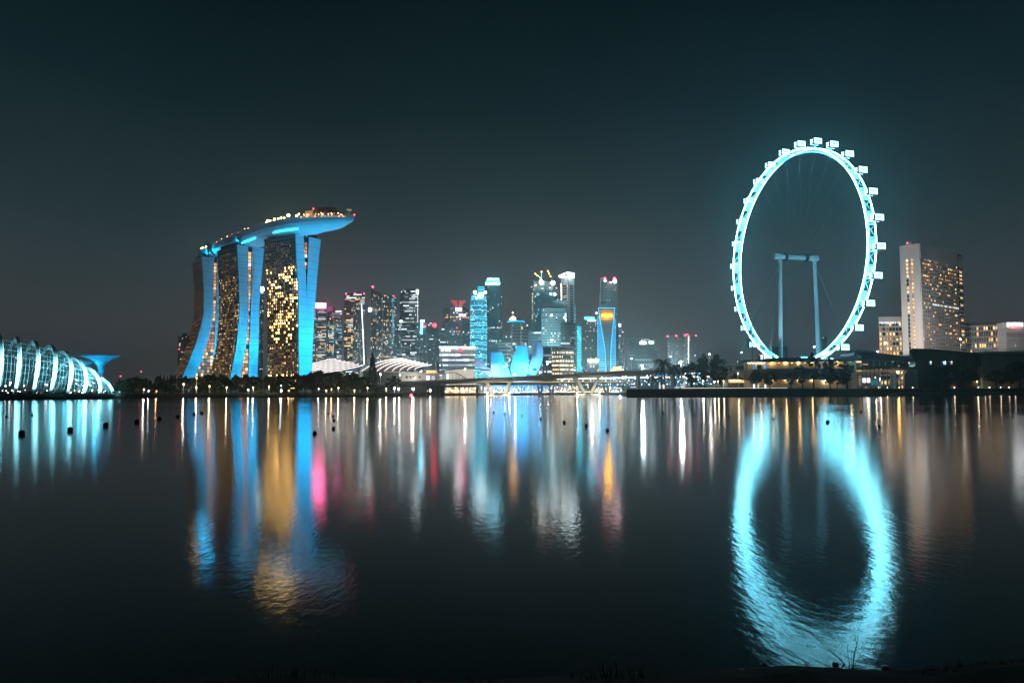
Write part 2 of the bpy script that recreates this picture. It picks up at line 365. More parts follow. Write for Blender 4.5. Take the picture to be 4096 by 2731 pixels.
# ================================================================== the three leaning hotel towers
WARM_LAMP = (1, 0.62, 0.3)
def hotel_tower(idx, label, near, far, H, east, west, ncol, nrow, litfun, atrium):
    """near/far: pixel corners of the window face at the top. east/west: (py, px_left, px_right) of the two end walls."""
    A = PZ(*near, H); B = PZ(*far, H); A0 = V((A.x, A.y, 0)); d = V((B.x - A.x, B.y - A.y, 0)); T = d.length; d.normalize()
    Wd = V((d.y, -d.x, 0))                                            # across the tower, away from the garden
    if Wd.x < 0: Wd = -Wd
    def sz(px, py):                                                   # pixel -> (offset along Wd, z) in the end wall's plane
        r = ray(px, py); n = d; t = (A - V((0, 0, CAMZ))).dot(n) / r.dot(n); p = V((0, 0, CAMZ)) + r * t
        return (p - A).dot(Wd), p.z
    def table(rows, side):
        tb = sorted((sz(r[1 + side], r[0])[1], sz(r[1 + side], r[0])[0]) for r in rows)
        z0, s0 = tb[0]; z1, s1 = tb[1]; tb.insert(0, (2.5, s0 + (s1 - s0) / (z1 - z0) * (2.5 - z0) * 0.9)); return tb
    EL, ER, WL, WR = table(east, 0), table(east, 1), table(west, 0), table(west, 1)
    root = thing('hotel_tower', label, 'tower', A0 + d * (T / 2) + Wd * 10 + V((0, 0, 2.5)), 'hotel towers under the sky deck')
    def pt(s, z, k=0): return A0 + Wd * s + d * k + V((0, 0, z))
    zs = [2.5 + (H - 2.5) * k / 40 for k in range(41)]
    for nm, l, r in (('east_slab', EL, ER), ('west_slab', WL, WR)):
        b = MB()
        b.loft([[pt(interp(l, z), z, 0.35), pt(interp(r, z), z, 0.35), pt(interp(r, z), z, T), pt(interp(l, z), z, T)] for z in zs])
        b.build(nm, 'hotel_glass', root)
        b = MB()                                                      # the smooth end wall, a panel over the slab's end
        b.loft([[pt(interp(l, z) - 0.4, z, 0.3), pt(interp(r, z) + 0.4, z, 0.3), pt(interp(r, z) + 0.4, z, -0.5), pt(interp(l, z) - 0.4, z, -0.5)] for z in zs])
        ew = b.build('end_wall', 'end_wall_panel', root); jb = MB()
        for z in [12 + 8.6 * q for q in range(21)]: jb.bar(pt(interp(l, z) - 0.4, z, -0.51), pt(interp(r, z) + 0.4, z, -0.51), 0.14, r2=0.14)
        jb.build('panel_joints', 'concrete_dark', ew, 'stuff')
    # floors and windows on the curved garden face
    fh = (H - 8) / nrow; slabs = MB(); sm = MB(); n_obj = 0; cw = (T - 1.2) / ncol; walls = MB()
    for k in range(nrow):
        z = 8 + fh * k
        s0 = interp(EL, z) ; s1 = interp(EL, z + fh)
        slabs.obox(pt(s0 - 0.9, z, T / 2), d * (T / 2 - 0.4), Wd * 0.9, V((0, 0, 0.30)))
        for c in range(ncol):
            lv = litfun((c + 0.5) / ncol, 1 - (k + 0.5) / nrow)
            if lv is None: continue
            s = (s0 + s1) / 2; kk = 0.9 + cw * (c + 0.5); kk = T - kk + 0.0
            cen = pt(s - 0.25, z + fh * 0.52, kk)
            if n_obj < 290 and (lv in ('gold', 'warm', 'white') or rnd() < 0.5):
                piece('window', EM[lv], root, cen, d * (cw * 0.27), Wd * 0.25, V(((s1 - s0) * Wd.x * 0.3, (s1 - s0) * Wd.y * 0.3, fh * 0.28))); n_obj += 1
            else:
                sm.obox(cen, d * (cw * 0.27), Wd * 0.25, V(((s1 - s0) * Wd.x * 0.3, (s1 - s0) * Wd.y * 0.3, fh * 0.28)))
        for c in range(0, ncol + 1):
            kk = 0.6 + cw * c
            walls.obox(pt((s0 + s1) / 2 - 0.35, z + fh / 2, min(kk, T - 0.2)), d * 0.18, Wd * 0.55, V(((s1 - s0) * Wd.x * 0.5, (s1 - s0) * Wd.y * 0.5, fh * 0.42)))
    slabs.build('balcony_slabs', 'hotel_slab', root, 'stuff'); walls.build('room_dividers', 'hotel_slab', root, 'stuff')
    if sm.v: sm.build('small_windows', EM['warmdim'], root, 'stuff')
    # glazed atrium wall between the slabs, recessed
    zt = H - 6; n = 36; glass = MB()
    rings = []
    for z in zs:
        a, c = interp(ER, z), interp(WL, z)
        if c < a + 0.3: c = a + 0.3
        rings.append([pt(a, z, 3.0), pt(c, z, 3.0), pt(c, z, T - 3), pt(a, z, T - 3)])
    glass.loft(rings); glass.build('atrium', 'glass_dark', root)
    hh = (zt - 12) / n
    for k in range(n):
        z = 12 + hh * (k + 0.5); a, c = interp(ER, z), interp(WL, z)
        if c - a < 1.0: continue
        m = atrium(1 - (k + 0.5) / n)
        nn = max(1, int((c - a) / 3.2)); wd = (c - a) / nn
        for j in range(nn):
            mm = m() if callable(m) else m
            if mm is None: continue
            piece('atrium_window', EM[mm], root, pt(a + wd * (j + 0.5), z, 2.7), Wd * (wd * 0.42), d * 0.2, V((0, 0, hh * 0.40)))
    # flat roof storey, slanted struts that carry the deck
    a, c = interp(EL, H), interp(WR, H)
    MB().loft([[pt(a + 2, z, 4), pt(c - 2, z, 4), pt(c - 2, z, T - 4), pt(a + 2, z, T - 4)] for z in (H, H + 5)]).build('roof_storey', 'glass_dark', root)
    for sx in (0.33, 0.5):
        for q in (-1, 1):
            MB().bar(pt(lerp(a, c, sx * 0.7 + 0.12), H + 0.2, 1.5), pt(lerp(a, c, sx * 0.7 + 0.12) + q * 4.5, H + 9, 3), 0.55).build('strut', 'white_steel', root)
    return dict(root=root, A0=A0, d=d, W=Wd, T=T, pt=pt, EL=EL, ER=ER, WL=WL, WR=WR, H=H)
def lit_right(u, v):
    g = rnd()
    if v < 0.04: return None
    if v < 0.20: return 'gold' if g < 0.10 else ('warmdim' if g < 0.30 else None)
    if v < 0.60:
        cl = math.sin(u * 9 + math.sin(v * 31) * 2.2) + math.sin(v * 44 + u * 5)
        return ('gold' if g < (0.55 if cl > 0.25 else 0.16) else ('warm' if g > 0.86 else ('warmdim' if g > 0.6 else None)))
    if v < 0.70: return ('gold' if (g < 0.45 and abs(u - 0.5) < 0.36) else None)
    if v < 0.90: return 'warm' if g < 0.16 else ('warmdim' if g < 0.62 else None)
    return 'gold' if g < 0.36 else ('warm' if g < 0.5 else None)
def lit_mid(u, v):
    g = rnd()
    if v < 0.03: return None
    if v < 0.22: return 'warm' if g < 0.24 else ('warmdim' if g < 0.36 else None)
    return 'warm' if g < 0.20 else ('warmdim' if g < 0.64 else None)
def lit_left(u, v):
    g = rnd(); return 'warm' if g < 0.20 else ('warmdim' if g < 0.66 else None)
def atr(hi, lo):
    return lambda v: (lambda: random.choice(hi) if v < 0.72 else random.choice(lo))
E1 = [(937, 1183, 1212), (1027, 1186, 1217), (1150, 1194, 1223), (1250, 1195, 1227), (1400, 1196, 1228), (1490, 1197, 1228)]
W1 = [(937, 1237, 1284), (1027, 1234, 1274), (1150, 1228, 1263), (1250, 1229, 1256), (1400, 1229, 1248), (1490, 1229, 1245)]
E2 = [(980, 950, 991), (1150, 957, 993), (1250, 958, 993), (1320, 953, 988), (1400, 944, 980), (1490, 926, 963)]
W2 = [(980, 1011, 1056), (1150, 1007, 1040), (1250, 1004, 1035), (1400, 998, 1032), (1490, 995, 1029)]
E3 = [(1027, 808, 855), (1150, 817, 853), (1250, 816, 853), (1314, 803, 844), (1379, 783, 824), (1445, 757, 803), (1490, 737, 785)]
W3 = [(1027, 870, 910), (1150, 867, 902), (1250, 864, 898), (1379, 858, 893), (1490, 850, 888)]
AT = ('warm', 'amber', 'orange', 'warm', 'white', None)
T1 = hotel_tower(1, 'tallest looking hotel tower with bright gold windows, right of the three under the deck', (1183, 937), (1058, 957), 187, E1, W1, 15, 50, lit_right, atr(AT, ('orange', None)))
T2 = hotel_tower(2, 'hotel tower between the other two, dim windows and two blue end walls', (950, 980), (871, 1003), 187, E2, W2, 16, 52, lit_mid, atr(AT, ('orange', 'amber', 'warm')))
T3 = hotel_tower(3, 'hotel tower farthest left under the deck, with a widely splayed blue foot', (808, 1027), (772, 1047), 187, E3, W3, 16, 54, lit_left, atr(('orange', 'amber', 'orange', 'warm'), ('warmdim', 'warm', 'whitedim')))

def sky_deck():
    Z = 203.0
    # near top edge of the hull, by photograph column -> real plan curve
    ctrl = [(1412, 898), (1380, 894), (1330, 892), (1250, 893), (1180, 899), (1100, 914), (1040, 935), (1000, 954), (950, 984), (900, 1018), (850, 1056), (800, 1094), (772, 1118)]
    pts = [G(px, Y, Z) for px, Y in ctrl]
    # even resample
    def along(t):
        x = t * (len(pts) - 1); i = min(int(x), len(pts) - 2); p0 = pts[max(i - 1, 0)]; p1 = pts[i]; p2 = pts[i + 1]; p3 = pts[min(i + 2, len(pts) - 1)]; u = x - i
        return 0.5 * (2 * p1 + (p2 - p0) * u + (2 * p0 - 5 * p1 + 4 * p2 - p3) * u * u + (3 * p1 - p0 - 3 * p2 + p3) * u ** 3)
    M = 60; root = thing('sky_deck', 'long boat shaped sky deck with blue lit hull lying across three towers', 'sky deck', along(0.5) - V((0, 0, 12)))
    hull = []; deck = []; frames = []
    for k in range(M + 1):
        t = k / M; p = along(t); q = along(min(t + 0.01, 1)) - along(max(t - 0.01, 0)); q.z = 0; q.normalize()
        side = V((q.y, -q.x, 0))
        if side.y < 0: side = -side
        tip = min(1, (t / 0.30) ** 0.62 if t < 0.30 else 1); tail = min(1, ((1 - t) / 0.07) ** 0.5 if t > 0.93 else 1)
        wdt = 38 * min(tip, 0.35 + 0.65 * tail); dep = 15.5 * min(tip ** 0.8, 0.45 + 0.55 * tail) + 0.4
        frames.append((p, side, wdt, dep, t)); ring = []
        for j in range(13):
            a = math.pi * j / 12
            ring.append(p + side * (wdt / 2 * (1 - math.cos(a))) - V((0, 0, dep * math.sin(a) ** 0.8)))
        ring += [p + side * wdt + V((0, 0, 1.4)), p + V((0, 0, 1.4))]; hull.append(ring)
    b = MB(); b.loft(hull); hull_o = b.build('hull', 'hull_panel', root, smooth=False)
    # parapet rail and deck strip
    b = MB(); b.tube([f[0] + V((0, 0, 2.6)) for f in frames], 0.12, 5); b.build('railing', 'white_steel', root)
    # roof garden trees, cabins, lights
    def on(t, off, h=1.4):
        k = min(int(t * M), M - 1); p, side, wdt, dep, _ = frames[k]; p2 = frames[k + 1][0]
        return lerp(p, p2, t * M - k) + side * (wdt * off) + V((0, 0, h))
    for t0, t1 in ((0.30, 0.36), (0.38, 0.41)):
        pass
    cab = MB()
    c0 = on(0.235, 0.45); q = (on(0.26, 0.45) - on(0.21, 0.45)).normalized(); sd_ = V((q.y, -q.x, 0))
    for (t, off, L_, W_, h) in ((0.20, 0.45, 26, 14, 5), (0.30, 0.5, 16, 10, 9.5), (0.62, 0.55, 18, 8, 3.5), (0.80, 0.5, 18, 8, 3.5)):
        c = on(t, off); q = (on(t + 0.01, off) - on(t - 0.01, off)).normalized(); s2 = V((q.y, -q.x, 0))
        MB().obox(c + V((0, 0, h / 2)), q * L_ / 2, s2 * W_ / 2, V((0, 0, h / 2))).build('cabin', 'concrete_pale' if h > 9 else 'concrete_dark', root)
    MB().tube([on(0.165 + 0.012 * i, 0.5, 6.5 + 2.0 * math.sin(math.pi * i / 10)) for i in range(11)], [1.0] + [6] * 9 + [1.0], 8).build('canopy_roof', 'concrete_dark', root)
    for t in [0.10 + 0.0135 * i for i in range(17)]:
        piece('deck_window', EM['warm'], root, on(t, -0.004, 0.2), V((0.9, 0, 0)), V((0, 0.3, 0)), V((0, 0, 0.7)))
    for i in range(90):
        t = U(0.12, 0.32) if i < 45 else U(0.50, 0.90)
        bpiece('deck_lamp', 'lamp_small_warm' if i % 4 else 'red_small', root, on(t, U(0.02, 0.3), U(2.0, 5.0)), U(0.4, 0.8))
    for t in [0.33, 0.345, 0.40, 0.41, 0.425, 0.44, 0.45, 0.47, 0.48, 0.50, 0.91, 0.92, 0.925, 0.935, 0.945]:
        bpiece('garden_lamp', 'lamp_gold', root, on(t, U(0.03, 0.12), U(2.4, 4.5)), U(0.7, 1.2))
    bpiece('flood_lamp', 'lamp_gold', root, on(0.375, 0.03, 4.5), 1.7)
    for t, r, h in ((0.005, 0.7, 2.6), (0.985, 0.8, 3.0), (0.295, 0.7, 13.5)):
        MB().bar(on(t, 0.5 if t > 0.01 else 0.2, 0), on(t, 0.5 if t > 0.01 else 0.2, h), 0.15).build('mast', 'steel', root)
        bpiece('warning_light', 'red_lamp', root, on(t, 0.5 if t > 0.01 else 0.2, h + 0.3), r)
    MB().lathe([(0.25, 0), (0.25, 8), (3.0, 8.6), (3.0, 9.4), (0.2, 9.6)], on(0.055, 0.35, 0)).build('umbrella_light', 'lit_warm', root)
    # glowing strips added where floodlight brightens the hull over each tower
    for t0, t1 in ((0.34, 0.45), (0.585, 0.68), (0.87, 0.94)):
        ps = []
        for i in range(7):
            t = lerp(t0, t1, i / 6); k = int(t * M); p, side, wdt, dep, _ = frames[k]
            a = math.pi * 0.20
            ps.append(on(t, 0, 0) + side * (wdt / 2 * (1 - math.cos(a)) - 0.5) - V((0, 0, dep * math.sin(a) ** 0.8 + 1.6)))
        MB().tube(ps, 1.15, 6).build('light_strip', 'hull_glow_blue', hull_o)
    return frames, on
DECK, deck_on = sky_deck()
# blue floodlighting of end walls and hull, lamps standing on the podium in front of each tower
for i, (t, nm) in enumerate(((T1, 'bright gold windowed'), (T2, 'middle'), (T3, 'splay footed'))):
    pt = t['pt']; H = t['H']
    eb = interp(t['EL'], 6); wb = interp(t['WR'], 6); s_mid = (interp(t['EL'], 90) + interp(t['WR'], 90)) / 2
    for j, (s, k, h, tz, e, cn) in enumerate(((max(3.0, interp(t['ER'], 60) - 4), -30, 8, 50, 1.1e5, 110), (wb + 8, -30, 8, 55, 0.95e5, 110), (max(4.0, s_mid - 8), -95 if i == 0 else -58, 12, 110, 1.25e6 if i == 0 else 6.4e5, 80), (s_mid + 22, -100 if i == 0 else -60, 12, 140, 1.25e6 if i == 0 else 6.4e5, 70))):
        tw_ = t['W']
        floodlight(pt(s, h, k), pt(s_mid if j > 1 else (eb * 0.7 if j == 0 else wb * 0.8), tz, 0), e, BLUE, ('%s blue floodlight on the ground before the %s hotel tower' % (('near left', 'near right', 'distant left', 'distant right')[j], nm)), cn, 1.0, 'floodlights before the hotel towers')
    floodlight(pt(interp(t['EL'], H) + 6, H + 7, 14), pt(interp(t['EL'], H) + 12, H + 14, 60), 2.5e4, BLUE, 'blue uplight on the roof of the %s hotel tower' % nm, 150, 0.5, 'uplights below the sky deck')
    floodlight(pt(interp(t['EL'], H) + 10, H + 6.5, -1), pt(interp(t['EL'], H) + 12, H + 14, -40), 2.5e4, BLUE, 'blue uplight at the front of the %s hotel tower roof' % nm, 150, 0.5, 'uplights below the sky deck')
floodlight(G(1330, 780, 12), deck_on(0.16, 0.4, -4), 9e5, BLUE, 'blue floodlight aimed up at the hull tip of the sky deck', 30, 1.0)
floodlight(G(1000, 760, 12), deck_on(0.5, 0.3, -4), 8e5, BLUE, 'blue floodlight aimed up at the hull middle of the sky deck', 34, 1.0)
for t, nm in ((T1, 'bright gold windowed'), (T2, 'middle'), (T3, 'splay footed')):
    floodlight(t['pt'](interp(t['EL'], 5) - 55, 6, t['T'] * 0.4), t['pt'](0, 80, t['T'] * 0.6), 0.6e5, (1, 0.62, 0.36), 'warm garden floodlight facing the windows of the %s hotel tower' % nm, 100, 0.8, 'warm garden floodlights')


# ================================================================== skyline towers
GRP = 'office towers of the skyline'
def tw(name, label, pts, top, rows, cols, lit=0.12, pal=('warm', 'white'), wall='glass_dark', band='band_dark', style='grid', depth=32, zb=2.5,
       bh=0.30, mull=True, group=GRP, cat='tower', winw=0.78, tops=None, rowrange=(0, 1), proud=0.45, rowfun=None, indiv=0):
    q = [P(px, top, Y) for px, Y in pts]; z1 = q[0].z
    foot = [V((p.x, p.y, 0)) for p in q]
    away = V((foot[0].x + foot[-1].x, foot[0].y + foot[-1].y, 0)).normalized()
    back = [foot[-1] + away * depth, foot[0] + away * depth]
    root = thing(name, label, cat, V(((foot[0].x + foot[-1].x) / 2, (foot[0].y + foot[-1].y) / 2, zb)), group)
    poly = [(p.x, p.y) for p in foot + back]
    b = MB()
    if tops:                                                          # slanted roof: a height per front corner
        n = len(foot); zt = [P(px, ty, Y).z for (px, Y), ty in zip(pts, tops)]; zt = zt + [zt[-1], zt[0]]
        al = foot + back; m = len(al)
        b.add([V((p.x, p.y, zb)) for p in al] + [V((p.x, p.y, z)) for p, z in zip(al, zt)], [(i, (i + 1) % m, m + (i + 1) % m, m + i) for i in range(m)] + [tuple(range(m - 1, -1, -1)), tuple(range(m, 2 * m))])
    else:
        b.prism(poly, zb, z1)
    b.build('wall', wall, root)
    bands = MB(); mul = MB(); wins = {k: MB() for k in EM}; fh = (z1 - zb) / rows; faces = []; cnt = 0
    if isinstance(cols, int): cols = [cols] * (len(foot) - 1)
    for fi, (a, c) in enumerate(zip(foot, foot[1:])):
        t = c - a; ln = t.length; t.normalize(); n = V((t.y, -t.x, 0))
        if n.dot(a) > 0: n = -n
        faces.append((a, c, t, n, ln)); nc = cols[fi]
        def ztop(x):
            if not tops: return z1
            return lerp(zt[fi], zt[fi + 1], x / ln)
        cw = ln / nc if nc else ln
        for k in range(rows + 1):
            z = zb + fh * k
            xm0, xm1 = 0.0, ln
            if tops:
                za, zc = zt[fi], zt[fi + 1]
                if z > min(za, zc) - 0.5:
                    if z >= max(za, zc) - 0.5: continue
                    xx = (z + 0.6 - za) / (zc - za) * ln
                    if za > zc: xm1 = max(1, xx)
                    else: xm0 = min(ln - 1, xx)
            if bh and k < rows + 1: bands.obox(a + t * ((xm0 + xm1) / 2) + n * (proud / 2) + V((0, 0, min(z, z1 - fh * bh / 2 + 0.0))), t * ((xm1 - xm0) / 2 + (0.2 if not tops else 0)), n * (proud / 2), V((0, 0, fh * bh / 2)))
            if k == rows or not nc: continue
            v = 1 - (k + 0.5) / rows
            if not (rowrange[0] <= v <= rowrange[1]): continue
            p_row = lit * random.choice((0.35, 0.8, 1.3, 1.3, 2.0, 3.2))
            kind = random.choice(pal)
            if rowfun:
                rf = rowfun(v, k)
                if rf: p_row, kind = rf
            j = 0
            while j < nc:
                if rnd() > p_row: j += 1; continue
                run = 1
                if style == 'band':
                    while j + run < nc and rnd() < 0.72: run += 1
                x0 = cw * j; x1 = cw * (j + run); kk = kind if rnd() < 0.75 else random.choice(pal); zc_ = z + fh * 0.5
                xc = (x0 + x1) / 2; j += run
                if zc_ + fh * 0.5 > ztop(xc): continue
                hw = (x1 - x0) / 2 - cw * (1 - winw) / 2
                if cnt < indiv:
                    piece('window', EM[kk], root, a + t * xc + n * 0.12 + V((0, 0, zc_)), t * hw, n * 0.12, V((0, 0, fh * (1 - bh) * 0.42))); cnt += 1
                else: wins[kk].obox(a + t * xc + n * 0.12 + V((0, 0, zc_)), t * hw, n * 0.12, V((0, 0, fh * (1 - bh) * 0.42)))
        if mull and nc:
            for j in range(nc + 1):
                x = min(max(cw * j, 0.25), ln - 0.25); mul.obox(a + t * x + n * (proud * 0.35) + V((0, 0, (zb + ztop(x)) / 2)), t * min(0.22, cw * 0.1), n * proud * 0.35, V((0, 0, (ztop(x) - zb) / 2 - 0.2)))
    if bands.v: bands.build('floor_bands', band, root, 'stuff')
    if mul.v: mul.build('mullions', band, root, 'stuff')
    for k, m in wins.items():
        if m.v: m.build('lit_windows', EM[k], root, 'stuff')
    return dict(root=root, foot=foot, back=back, z=z1, faces=faces, fh=fh, away=away)
def roofbox(B, u0, u1, h, m='band_dark', name='plant_room', inset=4, dz=0):
    a, c = B['foot'][0], B['foot'][-1]; aw = B['away']; p0 = lerp(a, c, u0) + aw * inset; p1 = lerp(a, c, u1) + aw * inset
    p2 = p1 + aw * 14; p3 = p0 + aw * 14
    return MB().prism([(p.x, p.y) for p in (p0, p1, p2, p3)], B['z'] + dz, B['z'] + dz + h).build(name, m, B['root'])
def red(B, px, py, Y, r=1.1, m='red_lamp', name='warning_light'):
    p = P(px, py, Y); ms = MB().bar(V((p.x, p.y, min(B['z'], p.z - 1.5))), p, 0.2).build('mast', 'dark_steel', B['root'])
    return bpiece(name, m, ms, p, r)
def slab(B, px0, px1, py0, py1, Y, m, name='sign', th=0.5):
    a = P(px0, py1, Y); c = P(px1, py0, Y)
    return MB().obox((a + c) / 2, V(((c.x - a.x) / 2, 0, 0)), V((0, th, 0)), V((0, 0, (c.z - a.z) / 2))).build(name, m, B['root'])
def glyphs(B, px0, px1, py0, py1, Y, m, n, name='sign', back=None, lean=0):
    """a row of small raised strokes like lettering too far off to read"""
    a = P(px0, py1, Y); c = P(px1, py0, Y); wd = (c.x - a.x) / n; h = c.z - a.z; b = MB()
    for i in range(n):
        x = a.x + wd * i; k = rnd(); hh = h * U(0.6, 1); y = Y + 0
        b.box((x + wd * 0.2, y, a.z + hh / 2), wd * 0.24, 0.6, hh)
        if k < 0.7: b.box((x + wd * 0.66, y, a.z + hh * 0.35), wd * 0.22, 0.6, hh * 0.7)
        for zz in random.sample((0.1, 0.5, 0.86), 2): b.box((x + wd * 0.45, y + 0.02, a.z + hh * zz), wd * 0.5, 0.56, hh * 0.2)
    o = b.build(name, m, B['root'])
    if back: slab(B, px0 - 2, px1 + 2, py0 - 2, py1 + 2, Y + 1.2, back, 'sign_board', 0.4)
    return o
# --- behind the hotel towers
B = tw('apartment_block', 'dark apartment blocks behind the foot of the splay footed hotel tower', [(713, 1500), (737, 1505), (764, 1500)], 1343, 34, (5, 5), 0.05, ('warm', 'white'), 'glass_mid', 'band_grey', group=None, cat='building')
roofbox(B, 0.3, 0.7, 5); red(B, 717, 1396, 1495, 0.8)
B = tw('office_tower', 'slim dark tower with a blazing white lantern, seen between two hotel towers', [(1034, 1650), (1056, 1650)], 1165, 60, 6, 0.12, ('white', 'cyandim', 'whitedim'))
slab(B, 1040, 1055, 1150, 1163, 1648, 'white_sign', 'lantern', 3); slab(B, 1042, 1054, 1143, 1149, 1648, 'white_wall', 'lantern_cap', 3); slab(B, 1043, 1053, 1166, 1172, 1648, 'lit_white', 'lantern_skirt', 1)
# --- group beside the right hotel tower
B = tw('office_tower', 'office tower topped by two glaring pink white sign boxes beside the hotel', [(1262, 1480), (1306, 1480)], 1233, 52, 9, 0.22, ('white', 'warm', 'whitedim', 'warm'), style='band')
slab(B, 1263, 1276, 1212, 1232, 1478, 'pink_sign'); slab(B, 1279, 1303, 1213, 1232, 1478, 'pink_sign'); red(B, 1305, 1218, 1480)
B = tw('office_tower', 'narrow strip of a bright white floored tower hidden behind the blue end wall', [(1246, 1560), (1263, 1560)], 1235, 50, 4, 0.4, ('white', 'whitedim'), style='band', band='band_grey')
B = tw('office_tower', 'wide banded office block with cyan floors right of the pink signs', [(1309, 1500), (1338, 1500), (1369, 1510)], 1250, 46, (6, 6), 0.26, ('white', 'warm', 'cyan', 'whitedim', 'cyandim'), style='band', band='band_dark', rowfun=lambda v, k: (0.95, 'white') if k in (11, 12) else ((0.8, 'cyan') if k == 38 else None))
roofbox(B, 0.05, 0.42, 4); roofbox(B, 0.55, 0.95, 6); glyphs(B, 1343, 1366, 1243, 1247, 1499, 'pink_sign', 6); MB().box(P(1325, 1240, 1520), 10, 12, 14).build('tank', 'band_dark', B['root'])
B = tw('office_tower', 'tall dark square tower with three red roof lights and warm floors', [(1378.5, 1620), (1461, 1620)], 1175, 62, 12, 0.15, ('warm', 'warm', 'white'), style='band', bh=0.2)
for px in (1384, 1420, 1456): red(B, px, 1175 if px != 1420 else 1173, 1619, 1.3)
roofbox(B, 0.3, 0.75, 4)
B = tw('office_tower', 'sloping topped grey tower with one bright slanting edge line of light', [(1414, 1460), (1442, 1452), (1462, 1460)], 1197, 62, (8, 6), 0.14, ('white', 'warm', 'whitedim'), 'glass_mid', 'band_dark', tops=[1222, 1196, 1197], winw=0.5, bh=0.2)
slab(B, 1442, 1458, 1197, 1218, 1449, 'lit_white', 'lit_panel', 0.4)
MB().tube([P(1446, 1216, 1448), P(1452, 1330, 1448), P(1457, 1458, 1448)], 0.75, 6).build('edge_light', 'edge_white', B['root'])
B = tw('office_tower', 'pointed sail topped tower with a red beacon at its peak', [(1484, 1500), (1531, 1490), (1587, 1510)], 1175, 64, (10, 12), 0.16, ('warm', 'white', 'warm', 'whitedim'), 'glass_dark', 'band_dark', tops=[1153, 1175, 1190], winw=0.55, bh=0.2, rowfun=lambda v, k: (0.9, 'warm') if k == 23 else None)
MB().bar(B['foot'][1] - B['away'] * 0.5 + V((0, 0, 2.5)), B['foot'][1] - B['away'] * 0.5 + V((0, 0, P(1531, 1176, 1490).z)), 0.5).build('corner_fin', 'band_grey', B['root'])
red(B, 1491, 1147, 1500, 1.9); red(B, 1574, 1184, 1508, 1.0); bpiece('warning_light', 'red_small', B['root'], P(1549, 1318, 1496), 1.2); slab(B, 1474, 1484, 1231, 1246, 1488, 'white_sign', 'sign', 1)
b = MB()
for k in range(26): b.box(P(1570 + U(-2.5, 2.5), 1195 + k * 7.5, 1503), U(2, 8), 0.5, 1.3)
b.build('blue_windows', EM['cyan'], B['root'], 'stuff')
B = tw('office_tower', 'flat topped dark tower with a white sign box at its corner', [(1600, 1700), (1609, 1680), (1675, 1680)], 1160, 58, (2, 14), 0.10, ('white', 'whitedim', 'white'), style='band', bh=0.22, rowfun=lambda v, k: (0.9, 'white') if k in (39, 50) else None)
slab(B, 1665, 1674, 1159, 1176, 1678, 'white_sign'); MB().bar(P(1670, 1176, 1678.5), P(1671, 1290, 1678.5), 0.5).build('edge_light', 'lit_white', B['root']); red(B, 1660, 1158, 1684, 1.3)
B = tw('office_block', 'small block with a white lantern between pointed and flat topped towers', [(1588, 1560), (1609, 1560)], 1288, 34, 5, 0.2, ('white', 'whitedim'), style='band')
slab(B, 1599, 1610, 1282, 1288, 1558, 'white_sign', 'lantern', 2)
B = tw('office_tower', 'dark tower with a blue white upright sign and red lettering', [(1667, 1450), (1707, 1450)], 1290, 40, 8, 0.07, ('white', 'cyandim', 'whitedim'))
slab(B, 1682, 1690, 1282, 1336, 1448, 'cyan_sign', 'upright_sign'); slab(B, 1682, 1697, 1281, 1288, 1447, 'white_sign', 'sign'); glyphs(B, 1690, 1704, 1297, 1307, 1448, 'red_sign', 3)
B = tw('office_tower', 'dark tower with a glowing red oval emblem near its top', [(1708, 1450), (1754, 1450)], 1289, 40, 9, 0.06, ('white', 'whitedim'))
MB().lathe([(0.01, 0), (3.6, 0), (3.6, 0.8), (2.0, 0.8), (2.0, 0.2), (0.01, 0.2)], P(1739, 1301, 1449), 14, V((0, -1, 0))).build('emblem', 'red_sign', B['root'])
roofbox(B, 0.2, 0.8, 3)
B = tw('office_block', 'low dark block with one white floor left of the red crested tower', [(1754, 1430), (1790, 1430)], 1312, 30, 6, 0.12, ('white', 'cyandim'), style='band', rowfun=lambda v, k: (0.95, 'white') if k in (8,) else None)
# --- red crest tower and arched block
B = tw('office_tower', 'dark glass tower crowned by a red funnel crest and white sign', [(1772, 1560), (1800, 1545), (1850, 1545), (1877, 1560)], 1233, 40, (4, 8, 4), 0.10, ('warm', 'white', 'whitedim'), 'glass_mid', 'band_dark', rowfun=lambda v, k: (0.85, 'warm') if k == 35 else None)
roofbox(B, 0.3, 0.9, 5); slab(B, 1823, 1846, 1231, 1243, 1543, 'white_sign'); glyphs(B, 1836, 1864, 1254, 1263, 1543, 'pink_sign', 5)
zc = P(1827, 1226, 1550).z; p0 = P(1834, 1226, 1550); zt = P(1834, 1201, 1550).z
for a0, m in ((-12.5, 'crest_red'), (4.5, 'crest_red')):
    MB().loft([[p0 + V((a0 * 0.45 - 1.5, 0, 0)), p0 + V((a0 * 0.45 + 4, 0, 0)), p0 + V((a0 * 0.45 + 4, 7, 0)), p0 + V((a0 * 0.45 - 1.5, 7, 0))], [V((p0.x + a0 - 3, p0.y - 2, zt)), V((p0.x + a0 + 9, p0.y - 2, zt)), V((p0.x + a0 + 9, p0.y + 9, zt)), V((p0.x + a0 - 3, p0.y + 9, zt))]]).build('crest', m, B['root'])
B = tw('office_block', 'block with an arched glass roof in front of the red crested tower', [(1783, 1420), (1845, 1420)], 1300, 26, 12, 0.16, ('white', 'whitedim', 'warm'), 'glass_mid', 'band_dark', winw=0.5)
a, c = B['foot'][0], B['foot'][-1]; arch = [lerp(a, c, i / 12) + V((0, 0, B['z'] + 9 * math.sin(math.pi * i / 12))) for i in range(13)]
